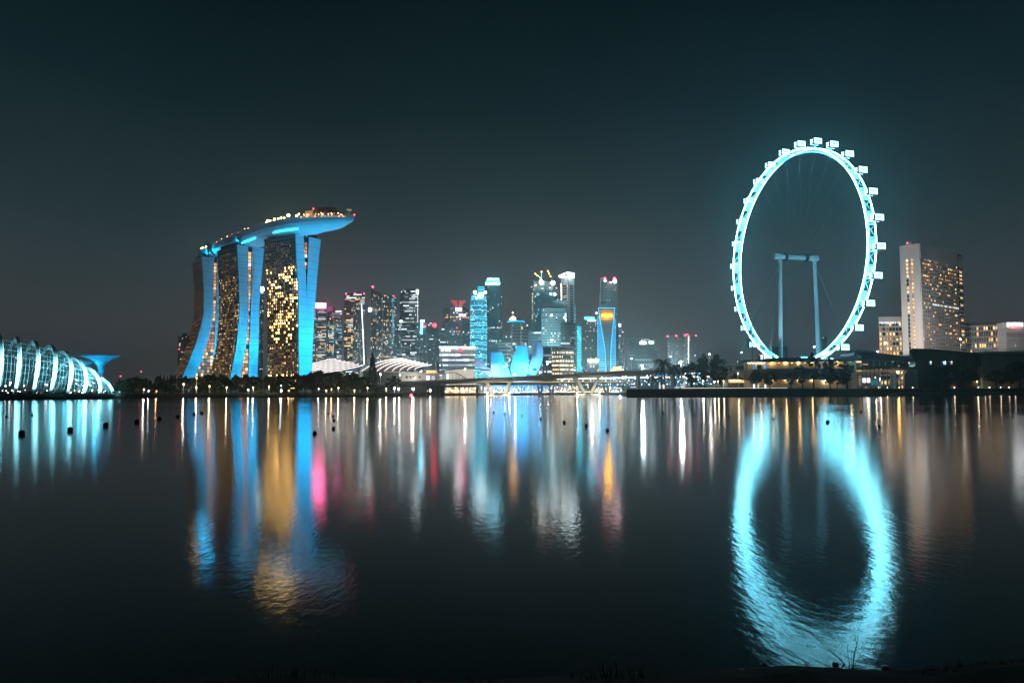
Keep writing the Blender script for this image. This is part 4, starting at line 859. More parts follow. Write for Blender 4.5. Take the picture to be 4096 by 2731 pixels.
for px, Y, z, e in ((2205, 1320, 100, 1.0e6), (2170, 1440, 150, 1.8e6), (2075, 1260, 70, 5.5e5), (1975, 1480, 120, 1.2e6), (1540, 1400, 110, 5e5), (1640, 1560, 120, 5e5), (1810, 1430, 100, 4e5), (1340, 1400, 80, 3.5e5), (2362, 1330, 90, 4e5), (2560, 1030, 50, 2.6e5), (2730, 905, 60, 3.5e5)):  # floodlights added to brighten the dark tower fronts
    p = G(px, Y, z)
    floodlight(G(px, Y - 130, 40), p, e, (0.34, 0.88, 1.0), 'added cyan white floodlight aimed at the %s tower' % {2262: 'slim white', 2440: 'stepped grid', 2205: 'broad concrete', 2170: 'unfinished glass', 2075: 'domed roof grid', 1975: 'blue crowned', 1540: 'sail topped', 1640: 'flat topped dark', 1810: 'red crested', 1340: 'cyan banded', 2362: 'turquoise signed', 2560: 'twin signed block beside the hourglass', 2730: 'red lamped hotel slab'}[px], 60, 1.0)

floodlight(G(2285, 1372, P(2241, 1293, 1360).z + 3), P(2268, 1160, 1615), 9e5, (0.62, 0.95, 1.0), 'added white floodlight on a dark roof aimed at the slim white tower', 50, 1.0)  # added roof lamp that lifts the slim white tower
floodlight(G(2350, 1406, P(2332, 1282, 1400).z + 8), P(2432, 1180, 1560), 8e5, (0.35, 0.90, 1.0), 'added cyan floodlight on the turquoise signed roof aimed at the stepped tower', 56, 1.0)  # added roof lamp that lifts the stepped tower


# ================================================================== observation wheel
def wheel():
    hub = P(3183, 1030, 557); th = math.radians(16.5); ax = V((math.cos(th), math.sin(th), 0)); e = V((-math.sin(th), math.cos(th), 0)); up = V((0, 0, 1)); R = 75.0
    root = thing('observation_wheel', 'giant observation wheel blazing white and cyan above the terminal', 'ferris wheel', V((hub.x, hub.y, 4.6)))
    def rp(a, r=R, x=0): return hub + (e * math.cos(a) + up * math.sin(a)) * r + ax * x
    n = 112
    for x in (-3.1, 3.1):
        MB().tube([rp(2 * math.pi * k / n, R, x) for k in range(n)], 0.42, 6, closed=True).build('rim_rail', 'led_white', root)
    MB().tube([rp(2 * math.pi * k / n, R - 2.2, 0) for k in range(n)], 0.42, 6, closed=True).build('rim_rail', 'led_panel', root)
    m = 56
    for k in range(m):
        a = 2 * math.pi * k / m; a2 = 2 * math.pi * (k + 1) / m
        MB().bar(rp(a, R, -3), rp(a, R, 3), 0.3).build('rim_crossbar', 'led_panel', root)
        MB().bar(rp(a, R, -3), rp(a2, R, 3), 0.22).build('rim_brace', 'brace_glow', root)
        for x in (-3, 3): MB().bar(rp(a, R, x), rp(a + math.pi / m, R - 2.2, 0), 0.2).build('rim_brace', 'brace_glow', root)
        if k % 2 == 0:
            q = [rp(a + 0.012, R - 0.1, -2.5), rp(a2 - 0.018, R - 0.1, -2.5), rp(a2 - 0.018, R - 0.1, 2.5), rp(a + 0.012, R - 0.1, 2.5)]
            MB().loft([[p for p in q], [p + (hub - p).normalized() * 0.3 for p in q]]).build('light_panel', 'led_panel', root)
    # capsules hang level on the far side of the rim
    for k in range(28):
        a = 2 * math.pi * (k + 0.35) / 28; c = rp(a, R + 4.6, 1.2)
        b = MB(); hx, hy, hz = 3.6, 2.3, 2.4
        rings = []
        for t in (-1, -0.82, -0.5, 0, 0.5, 0.82, 1):
            s = math.sqrt(max(0.30, 1 - abs(t) ** 5)); rings.append([c + ax * (hx * t) + (e * math.cos(2 * math.pi * j / 12) * hy + up * math.sin(2 * math.pi * j / 12) * hz) * s * 0.96 for j in range(12)])
        b.loft(rings); cap = b.build('capsule', 'dark_steel', root)
        for sgn in (-1, 1):
            for j in range(4):
                x = -hx * 0.66 + hx * 1.32 * j / 3
                for vv in (-1, 1):
                    piece('pane', 'pane_lit', cap, c + ax * x + e * (sgn * hy * 0.88) + up * (vv * hz * 0.42), ax * hx * 0.19, e * 0.10, up * hz * 0.36)
        for sgn in (-1, 1):
            for vv in (-1, 1): piece('pane', 'pane_lit', cap, c + ax * (sgn * hx * 0.97) + up * (vv * hz * 0.26), ax * 0.14, e * hy * 0.42, up * hz * 0.22)
        MB().bar(rp(a, R, 1.2), c - (c - hub).normalized() * 1.6, 0.4).build('mount', 'brace_glow', cap)
    # spoke cables
    for k in range(56):
        a = 2 * math.pi * (k + 0.5) / 56; x = -1 if k % 2 else 1
        MB().bar(hub + ax * (x * 6), rp(a, R - 0.5, x * 2), 0.022).build('spoke', 'steel', root)
    # axle, hub flanges, legs, stays
    al = 15.5
    MB().lathe([(1.5, -al), (1.5, al)], hub, 20, ax).build('axle', 'support_paint', root, smooth=False)
    for x in (-8.5, 8.5): MB().lathe([(1.6, -0.8), (3.0, -0.6), (3.0, 0.6), (1.6, 0.8)], hub + ax * x, 20, ax).build('hub_flange', 'dark_steel', root)
    for x in (-al, al): MB().lathe([(1.9, -2.6), (2.1, -2.2), (2.1, 2.2), (1.9, 2.6)], hub + ax * x, 20, ax).build('bearing_housing', 'support_paint', root)
    pl = P(3121, 1045, 0.1 + (hub - ax * al).y); pr = P(3258, 1050, (hub + ax * al).y); bl = P(3123, 1440, (hub - ax * al).y - 2); br = P(3276, 1440, (hub + ax * al).y - 2)
    for a, c in ((pl, bl), (pr, br)):
        d = (c - a); z = a.z - 4.6; c2 = a + d * (z / -d.z)
        MB().tube([a + V((0, 0, 1.5)), c2], [1.25, 1.55], 14).build('support_leg', 'support_paint', root)
        MB().lathe([(2.6, 0), (2.0, 1.2)], c2, 14).build('leg_base', 'concrete', root)
    for (sx, p0, foot, nn) in ((-1, pl, (2925, 1500), 4), (-1, pl, (3078, 1440), 3), (1, pr, (3420, 1440), 2)):
        f0 = P(*foot, hub.y - 25 if sx < 0 else hub.y + 30); d = f0 - p0; f0 = p0 + d * ((p0.z - 4.6) / -d.z)
        for j in range(nn): MB().tube([p0 + V((0, 0, 0.6 * j - 1)), f0 + ax * (1.1 * (j - nn / 2))], 0.16, 5).build('stay_cable', 'steel', root)
    for (px, py, dy, t) in ((3100, 1500, -30, pl), (3300, 1500, -30, pr)):
        floodlight(V((P(px, py, hub.y + dy).x, hub.y + dy, 24)), t - V((0, 0, 25)), 5e4, (0.50, 0.82, 1), 'cyan floodlight beside the %s wheel leg' % ('left' if px < 3200 else 'right'), 60, 0.8)
wheel()

# ================================================================== road bridge
BR = [(1500, 1536, 700), (1600, 1529, 735), (1700, 1523, 762), (1850, 1515, 790), (2050, 1506, 806), (2300, 1493, 803), (2500, 1483, 785), (2640, 1476, 765), (2800, 1464, 730), (3000, 1451, 692), (3300, 1432, 668), (3600, 1421, 652), (3950, 1406, 640), (4400, 1396, 632)]
def bpt(px):
    for a, c in zip(BR, BR[1:]):
        if px <= c[0]: t = (px - a[0]) / (c[0] - a[0]); return P(px, lerp(a[1], c[1], t), lerp(a[2], c[2], t))
    return P(*BR[-1])
def bridge():
    root = thing('road_bridge', 'long curving concrete road bridge on slanted piers crossing the bay mouth', 'bridge', bpt(2300) - V((0, 0, 22)))
    pts = [bpt(px) for px in range(1500, 4400, 50)]; n = len(pts); girder = []; par = []; road = []; par2 = []; line = []
    for i, p in enumerate(pts):
        t = pts[min(i + 1, n - 1)] - pts[max(i - 1, 0)]; t.z = 0; t.normalize(); s = V((-t.y, t.x, 0)); s = -s if s.y < 0 else s
        z = V((0, 0, 1))
        girder.append([p - z * 1.15 + s * 0.0, p - z * 1.15 + s * 22, p - z * 2.6 + s * 22, p - z * 4.6 + s * 16, p - z * 4.6 + s * 4, p - z * 2.6])
        par.append([p - z * 1.147 + s * 0.05, p + s * 0.05, p + s * 0.4, p - z * 1.147 + s * 0.4]); par2.append([p - z * 1.147 + s * 21.5, p + s * 21.5, p + s * 21.9, p - z * 1.147 + s * 21.9])
        line.append(p + z * 0.9 + s * 0.2)
    gd = MB().loft(girder).build('girder', 'concrete_dark2', root); MB().loft(par).build('parapet', 'concrete', root); MB().loft(par2).build('parapet', 'concrete', root)
    MB().loft([[a[0] + V((0, 0, 0.004)) + (a[1] - a[0]) * 0.03, a[0] + V((0, 0, 0.004)) + (a[1] - a[0]) * 0.97] for a in girder], closed=False).build('roadway', 'asphalt', root)
    MB().tube(line, 0.07, 4).build('handrail', 'steel', root)
    jt = MB()
    for px in range(1560, 4300, 62): p = bpt(px); MB().box(p - V((0, 0.05, 1.8)), 0.25, 0.3, 2.6).build('expansion_joint', 'concrete', gd)
    def leg(a, c, w=1.0, dpt=1.3): MB().loft([[a + V((-w, -dpt, 0)), a + V((w, -dpt, 0)), a + V((w, dpt, 0)), a + V((-w, dpt, 0))], [c + V((-w * .8, -dpt * .8, 0)), c + V((w * .8, -dpt * .8, 0)), c + V((w * .8, dpt * .8, 0)), c + V((-w * .8, dpt * .8, 0))]]).build('pier_leg', 'concrete', root)
    for cpx, tp, bt, e in ((2352, 46, 9, 1), (1994, 46, 22, 1)):
        base = bpt(cpx); cy_ = base.y
        for sgn in (-1, 1):
            for j in range(4):
                y = cy_ + 3 + j * 5.0; a = bpt(cpx + sgn * tp); leg(V((a.x + sgn * j * 0.6, y, a.z - 4.2)), V((P(cpx + sgn * bt, 1560, y).x + sgn * j * 0.4, y, 1.0)), 1.5)
        pc = V((P(cpx, 1575, cy_).x, cy_ + 10, 0)); MB().prism([(pc.x + 15 * math.cos(2 * math.pi * k / 14), pc.y + 12 * math.sin(2 * math.pi * k / 14)) for k in range(14)], -1.5, 1.6).build('pile_cap', 'concrete', root)
        for sgn in (-1, 1):
            lp = V((pc.x + sgn * 11, cy_ - 3.5, 2.2)); bpiece('pier_lamp', 'lamp_dot', root, lp, 0.4); lamp('POINT', root, lp + V((0, -1.5, 0.8)), 9000, (1, 0.88, 0.62), size=0.4)
    for px in (1738, 1755, 1772): p = bpt(px); MB().box(V((p.x, p.y + 8, (p.z - 4) / 2)), 2.2, 5, p.z - 3.4).build('pier_leg', 'concrete_dark', root)
    for px in (2560, 2700, 2900, 3080, 3380, 3600, 3900): p = bpt(px); MB().box(V((p.x, p.y + 11, (p.z - 4) / 2)), 2.6, 9, p.z - 3.4).build('pier_leg', 'concrete', root)
    return root
bridge()
ORD = 'first second third fourth fifth sixth seventh eighth ninth tenth eleventh twelfth thirteenth fourteenth fifteenth sixteenth seventeenth eighteenth nineteenth twentieth'.split()
def lamp_post(head, z0, label, group, r=0.42, m='lamp_white', e=0, col=(1, 0.92, 0.8), arm=0.0):
    t = thing('street_lamp', label, 'street lamp', V((head.x, head.y, z0)), group)
    MB().tube([V((head.x, head.y, z0)), head - V((0, 0, 0.3))], [0.16, 0.09], 6).build('post', 'white_steel', t)
    MB().lathe([(0.05, 0.5), (r * 1.1, 0.35), (r * 1.1, 0.22)][::-1], head + V((0, 0, -0.1)), 8).build('hood', 'dark_steel', t)
    bpiece('lamp_head', m, t, head - V((0, 0, 0.12)), r)
    if e: lamp('POINT', t, head - V((0, 0.9, 0.5)), e, col, size=0.3)
    return t
heads = [(1522, 1495), (1600, 1498), (1685, 1484), (1860, 1475), (1962, 1500), (2018, 1465), (2060, 1495), (2160, 1490), (2190, 1455), (2367, 1440), (2526, 1433), (2683, 1424), (2838, 1415), (2966, 1408), (3258, 1386), (3510, 1407), (3542, 1370), (3842, 1355)]
for i, (px, py) in enumerate(heads):
    b0 = bpt(px); h = P(px, py, b0.y + (2 if i % 2 else 19)); lamp_post(h, b0.z - 1.1, 'tall white street lamp on the road bridge, %s from the left' % ORD[i], 'street lamps on the road bridge', 0.5, e=2500 if i % 3 == 0 else 0)
for i, (px, py) in enumerate(((2004, 1480), (1936, 1500), (2146, 1455), (2100, 1480))):
    b0 = bpt(px); h = P(px, py, b0.y + 12); t = thing('camera_pole', 'thin unlit pole on the road bridge before the petal building, %s from left' % ORD[[1, 0, 3, 2][i]], 'pole', V((h.x, h.y, b0.z - 1.1)), 'thin poles on the bridge'); MB().tube([V((h.x, h.y, b0.z - 1.1)), h, h + V((1.2, 0, 0.5))], 0.12, 5).build('pole', 'steel', t)
# a lit bus on the bridge
bp0 = bpt(2466); d = (bpt(2490) - bpt(2440)).normalized(); s = V((-d.y, d.x, 0)); t = thing('bus', 'long brightly lit yellow bus driving on the road bridge', 'bus', bp0 + s * 4 - V((0, 0, 1.1)))
c = bp0 + s * 4 + V((0, 0, 1.1)); MB().obox(c, d * 6.5, s * 1.3, (0, 0, 1.5)).build('body', 'bus_paint', t); MB().obox(c + V((0, 0, 2.0)), d * 3.8, s * 1.0, (0, 0, 0.5)).build('roof', 'bus_paint', t)
for i in range(7): piece('window', 'bus_window', t, c + d * (-5.4 + 1.8 * i) - s * 1.3 + V((0, 0, 0.3)), d * 0.8, s * 0.05, V((0, 0, 0.6)))
for x in (-4.2, 4.0):
    for y in (-1.2, 1.2): MB().lathe([(0.5, -0.15), (0.5, 0.15)], c + d * x + s * y - V((0, 0, 1.6)), 12, s.normalized()).build('wheel', 'rubber', t)
for i in range(8): bpiece('roof_lamp', 'lamp_gold', t, c + d * (-3.6 + i) - s * 0.9 + V((0, 0, 2.6)), 0.24)
# lower bridge behind, with lit edge, and the lamp strung footbridge
def low_bridge():
    root = thing('low_bridge', 'low flat bridge with a lit edge seen beneath the road bridge', 'bridge', G(2150, 860, 0)); a, c = P(1905, 1530, 832), P(2530, 1528, 832)
    MB().obox((a + c) / 2 + V((0, 8, -0.6)), (c - a) / 2, (0, 8, 0), (0, 0, 0.9)).build('deck', 'concrete', root); MB().bar(a + V((0, -0.2, 0.6)), c + V((0, -0.2, 0.6)), 0.28).build('edge_light', 'lit_warm', root)
    for px in (1925, 2160, 2206, 2425):
        for sg in (-1, 1): t0 = P(px + sg * 9, 1540, 838); MB().bar(V((t0.x, 838, t0.z)), V((P(px + sg * 3, 1570, 838).x, 838, 0)), 0.9).build('pier_leg', 'concrete', root)
        p = G(px, 838, 0); MB().prism([(p.x - 9, 832), (p.x + 9, 832), (p.x + 9, 846), (p.x - 9, 846)], -1, 1.1).build('pile_cap', 'concrete', root)
    root = thing('helix_footbridge', 'footbridge wrapped in spiralling tubes with white and blue lamps', 'footbridge', G(2550, 845, 3)); a, c = P(2235, 1522, 900), P(2850, 1513, 760); ln = (c - a).length; d = (c - a).normalized(); s = V((-d.y, d.x, 0))
    MB().obox((a + c) / 2 - V((0, 0, 2.4)), d * ln / 2, s * 2.6, (0, 0, 0.4)).build('deck', 'steel', root)
    for ph, rr in ((0, 5.2), (math.pi, 5.2), (math.pi / 2, 4.3)):
        MB().tube([a + d * (ln * k / 300) + (s * math.cos(ph + k * 0.33) + V((0, 0, 1)) * math.sin(ph + k * 0.33)) * rr for k in range(301)], 0.2, 5).build('helix_tube', 'steel', root)
    for k in range(240):
        u = k / 239; q = a + d * (ln * u); an = k * 0.66; off = (s * math.cos(an) + V((0, 0, 1)) * math.sin(an)) * 5.3
        bpiece('helix_lamp', 'lamp_dot_blue' if k % 2 else 'lamp_dot_white', root, q + off, U(0.22, 0.42))
    for k in range(110): u = k / 109; bpiece('deck_lamp', 'lamp_dot', root, a + d * (ln * u) - s * 2.7 + V((0, 0, 1.6)), 0.34)
    MB().bar(a - s * 2.8 + V((0, 0, 2.3)), c - s * 2.8 + V((0, 0, 2.3)), 0.35).build('light_strip', 'lit_white', root)
    for px in (2560, 2700): p = P(px, 1525, 850); [MB().bar(p + V((0, 0, 0)), G(px + q * 10, 850, 2), 0.35).build('support_leg', 'steel', root) for q in (-1, 1)]
low_bridge()

# ================================================================== petal building
def petals():
    Y = 932; root = thing('petal_building', 'building of tall white petals floodlit vivid blue behind the bridge', 'museum', G(2060, Y + 22, 2.7))
    MB().lathe([(24, 0), (20, 8), (26, 20), (12, 26)], G(2060, Y + 26, 2.7), 24).build('base_drum', 'white_wall', root)
    def petal(rows, depth, lean, th, nm='petal'):
        # rows: (py, px_left, px_right); the outer skin bows toward the viewer, the top leans outward
        n = len(rows); rings = []
        for i, (py, l, r) in enumerate(rows):
            t = i / (n - 1); y = Y + depth + lean * (1 - t) ** 2 + 10 * t * t; a, c = P(l, py, y), P(r, py, y); w_ = c - a; bow = V((0, -1, 0)) * (w_.length * 0.10); tk = V((0, th * (0.6 + 0.8 * t), 0))
            rings.append([a, lerp(a, c, 0.25) + bow * 0.75, lerp(a, c, 0.5) + bow, lerp(a, c, 0.75) + bow * 0.75, c, c + tk, (a + c) / 2 + tk * 1.15, a + tk])
        b = MB(); b.loft(rings[::-1]); return b.build(nm, 'petal_skin', root, smooth=False)
    petal([(1408, 1965, 2009), (1430, 1963, 2016), (1460, 1963, 2027), (1485, 1964, 2038), (1508, 1972, 2050)], -4, -6, 9)
    petal([(1383, 2067, 2108), (1400, 2062, 2111), (1425, 2054, 2114), (1450, 2046, 2115), (1475, 2040, 2113), (1508, 2050, 2104)], -8, -9, 9)
    petal([(1366, 2138, 2162), (1385, 2137, 2170), (1405, 2133, 2173), (1430, 2128, 2172), (1455, 2118, 2166), (1480, 2107, 2156), (1508, 2090, 2136)], 4, 4, 9)
    petal([(1430, 1896, 1915), (1445, 1900, 1926), (1465, 1910, 1948), (1485, 1926, 1972), (1500, 1942, 1992), (1510, 1955, 2005)], 10, 6, 7)
    petal([(1440, 2042, 2052), (1460, 2038, 2060), (1490, 2030, 2066), (1508, 2030, 2066)], 34, 22, 8)
    petal([(1470, 1978, 2000), (1490, 1984, 2020), (1508, 1990, 2030)], 40, 20, 8)
    MB().box(P(2138, 1477, Y - 14), 4, 3, 3).build('service_cabin', 'blue_cabin', root)
    for px, y, tz, e in ((1998, -38, 20, 1.3e5), (2078, -40, 26, 1.3e5), (2140, -38, 24, 1.8e5), (2040, -42, 8, 2.5e4)):
        floodlight(G(px, Y + y, 5), G(px + (6 if px < 2100 else 10), Y, tz), e, (0.0, 0.38, 0.95), 'blue floodlight at the foot of the %s petal' % {1998: 'left broad', 2078: 'tall middle', 2140: 'right curved', 2040: 'lowest'}[px], 115, 1.2, 'floodlights below the petals')
    for px, tz in ((1994, 22), (2080, 26), (2150, 28)): floodlight(G(px - 4, Y - 40, 5), G(px, Y, tz), 9e4, (0.38, 0.80, 1.0), 'pale floodlight before the middle of the %s petal' % {1994: 'left broad', 2080: 'tall middle', 2150: 'right curved'}[px], 46, 0.8, 'floodlights below the petals')
    floodlight(G(1925, Y - 30, 5), G(1935, Y + 10, 16), 6e4, (0.95, 0.9, 0.95), 'white floodlight below the slanting pale petal', 90, 0.8, 'floodlights below the petals')
petals()

# ================================================================== striped exhibition roofs, podium and glass vault
def fan_roof(label, curves, px_c):
    root = thing('exhibition_hall', label, 'exhibition hall', G(px_c, 990, 2.7), 'striped shell roofed exhibition halls'); polys = []
    for (p0, p1, p2) in curves:
        a, m, c = P(*p0), P(*p1), P(*p2); pts = [(a * (1 - t) ** 2 + (2 * m - 0.5 * (a + c)) * 2 * t * (1 - t) + c * t * t) for t in [i / 14 for i in range(15)]]; polys.append(pts)
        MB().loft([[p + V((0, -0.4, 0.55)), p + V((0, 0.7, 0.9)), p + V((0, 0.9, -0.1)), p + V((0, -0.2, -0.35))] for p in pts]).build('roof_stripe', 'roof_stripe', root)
    b = MB()
    b.loft([[p + V((0, 1.6, -0.5)) for p in pts] for pts in polys], closed=False); 
    lo = [V((p.x, p.y, 3)) for p in polys[-1]]; 
    b.loft([[p + V((0, 1.7, -0.5)) for p in polys[0]], [V((p.x, p.y + 20, p.z - 8)) for p in polys[0]], [V((p.x, p.y + 40, 3)) for p in polys[0]]], closed=False)
    b.build('roof_shell', 'roof_shell', root); return root, polys
cl = [((1246, 1456 + 6.6 * i, 1010 - 4 * i), (1318 + 8 * i, 1439 + 6.8 * i, 1010 - 4 * i), (1345 + 18 * i, 1438 + 3.8 * i, 1020 - 4 * i)) for i in range(7)]
r, _ = fan_roof('exhibition hall with close white roof stripes beside the hotel', cl, 1340)
MB().box(G(1345, 1000, 7), 60, 20, 10).build('wall', 'concrete_dark', r)
cr_ = [((1448 + 30 * i, 1484, 955 - 2 * i), (1520 + 22 * i, 1448 + 3.0 * i, 962 - 2 * i), (1612 + 16.5 * i, 1434 + 3.6 * i, 971 - 2 * i)) for i in range(8)]
r, _ = fan_roof('exhibition hall with eight widely spaced arching white roof stripes', cr_, 1600)
MB().box(G(1575, 958, 8), 75, 18, 12).build('wall', 'concrete_dark', r)
def podium():
    root = thing('podium_building', 'low beige podium with lit doors below the arching striped roof', 'building', G(1650, 840, 2.7)); Y = 842
    a, c = P(1525, 1490, Y), P(1748, 1492, Y); MB().prism([(a.x, Y), (c.x, Y), (c.x, Y + 30), (a.x, Y + 30)], 2.7, a.z).build('wall', 'concrete_pale', root)
    A = dict(root=root); slab(A, 1525, 1596, 1489, 1534, Y - 4, 'glass_mid', 'glass_block', 3); slab(A, 1525, 1620, 1487, 1491, Y - 3, 'white_wall', 'roof_edge', 4)
    for px, w_, m in ((1623, 8, 'glass_dark'), (1638, 8, 'glass_dark'), (1652, 16, 'glass_dark'), (1674, 8, 'glass_dark')): slab(A, px, px + w_, 1504, 1512, Y - 0.2, m, 'window', 0.2)
    for px in (1705, 1726): slab(A, px, px + 14, 1503, 1520, Y - 0.2, 'lit_white', 'door', 0.25)
    for k in range(8): slab(A, 1700 + k * 6.2, 1704.5 + k * 6.2, 1481, 1491, Y - 0.4, 'lit_warm', 'clerestory_window', 0.25)
    for px in (1742, 1765): MB().bar(P(px, 1446, Y - 5), P(px + 3, 1490, Y - 5), 0.5).build('mast', 'white_steel', root); MB().bar(P(px, 1446, Y - 5), P(px + 9, 1490, Y - 5), 0.25).build('mast_stay', 'steel', root)
    lamp('POINT', root, P(1650, 1510, Y - 14), 9000, (1, 0.88, 0.75), size=1); lamp('POINT', root, P(1575, 1520, Y - 16), 5000, (1, 0.9, 0.8), size=1)
    for q0_, q1_ in ((1500, 1640), (1640, 1775)): a2, c2 = G(q0_, Y - 8), G(q1_, Y - 8); MB().prism([(a2.x, Y - 8), (c2.x, Y - 8), (c2.x, Y - 5), (a2.x, Y - 5)], 2.7, 11.0).build('dark_base_block', 'stone_wall', root)  # dark blocks added to keep the podium foot dark below the bridge
    # glass vault
    r2 = thing('glass_vault', 'glowing barrel vaulted glass hall beside the white banded block', 'glass hall', G(1820, 845, 2.7)); prof = []
    for k in range(13): t = k / 12; prof.append((1744 + t * 160, 1533 - 43 * math.sin(math.pi * min(1, t * 1.15 + 0.06)) ** 0.8 if t < 0.8 else 1533 - 43 * math.sin(math.pi * (0.8 * 1.15 + 0.06)) ** 0.8 * (1 - (t - 0.8) / 0.2) - 4))
    pts = [P(x, y, 838) for x, y in prof]; b = MB(); b.loft([[p for p in pts], [p + V((4, 26, 0)) for p in pts]], closed=False); b.build('vault_glass', 'vault_glass', r2)
    a2, c2 = G(1740, 836), G(1910, 836); MB().prism([(a2.x, 836.5), (c2.x, 836.5), (c2.x, 860), (a2.x, 860)], 2.7, 11.2).build('dark_base_block', 'stone_wall', r2)  # another added dark block, below the vault panes
    g = MB()
    for j in range(5): [g.bar(p + V((j, j * 6.5, 0.2)), q + V((j, j * 6.5, 0.2)), 0.2) for p, q in zip(pts, pts[1:])]
    for p in pts: g.bar(p + V((0, 0, 0.2)), p + V((4, 26, 0.2)), 0.15)
    g.build('mullions', 'steel', r2, 'stuff')
    for k in range(1, 12): p = pts[k]; MB().bar(p + V((0, -0.2, 0)), V((p.x, p.y - 0.2, 11)), 0.16).build('mullion', 'steel', r2)
    for k in range(12): a, c = pts[k], pts[k + 1]; MB().add([V((a.x, 838.4, 11)), V((c.x, 838.4, 11)), V((c.x, 838.4, c.z - .3)), V((a.x, 838.4, a.z - .3))], [(0, 1, 2, 3)]).build('pane', 'lit_white' if k in (2, 3) else 'wall_glow_white', r2)
    pts2 = [P(1738 + 20 * k, 1499 - 24 * math.sin(math.pi * (0.14 + 0.60 * k / 11)) , 848) for k in range(12)]
    MB().loft([[p, p + V((0, 0, 0.7)), p + V((0, 20, 0.7)), p + V((0, 20, 0))] for p in pts2]).build('canopy_roof', 'roof_shell', r2)
    for k in range(2, 8): a, c = pts2[k], pts2[k + 1]; MB().add([V((a.x, 850, 3)), V((c.x, 850, 3)), V((c.x, 850, c.z - .2)), V((a.x, 850, a.z - .2))], [(0, 1, 2, 3)]).build('pane', 'wall_glow_white', r2)
podium()
# waterfront arcade under the bridges
def arcade(label, px0, px1, py0, py1, Y, n, m, gm):
    root = thing('waterfront_arcade', label, 'arcade', G((px0 + px1) / 2, Y, 2.7)); A = dict(root=root)
    a, c = P(px0, py0, Y), P(px1, py0, Y); MB().box(((a.x + c.x) / 2, Y + 6, a.z + 0.6), c.x - a.x + 3, 15, 1.2).build('roof', 'concrete_dark', root); w_ = (c.x - a.x) / n
    for i in range(n):
        x = a.x + w_ * (i + 0.5); MB().box((x, Y + 5, (a.z + 2.7) / 2), w_ * 0.9, 0.4, a.z - 2.7).build('lit_bay', gm if rnd() < 0.75 else 'lit_whitedim', root)
        MB().tube([(x - w_ / 2, Y, 2.7), (x - w_ / 2, Y, a.z)], 0.35, 6).build('column', 'concrete_pale', root)
        for _q in range(3): bpiece('arcade_lamp', m, root, (x + U(-.4, .4) * w_, Y - 0.8, U(3.2, a.z - 0.4)), U(0.15, 0.36))
arcade('lit colonnade under the left end of the road bridge', 1778, 1903, 1549, 1568, 824, 16, 'lamp_dot', 'lit_warm')
arcade('long lit waterfront arcade with lamps seen between the bridge piers', 1915, 2330, 1544, 1568, 930, 40, 'lamp_dot', 'lit_warmdim')
arcade('short lit arcade right of the large bridge pier', 2385, 2490, 1545, 1567, 930, 12, 'lamp_dot_white', 'lit_warmdim')
b = thing('lamp_string', 'string of small lamps along the far water edge below the bridges', 'lamp string', G(2200, 887, 2.7))
MB().bar(G(1930, 888, 3.4), G(2470, 884, 3.4), 0.06).build('cable', 'dark_steel', b)
for k in range(70): bpiece('bulb', 'lamp_dot' if k % 5 else 'lamp_dot_white', b, G(1930 + 7.8 * k, 887 + U(-.5, .5), 3.4 + U(0, .5)), U(0.25, 0.42))


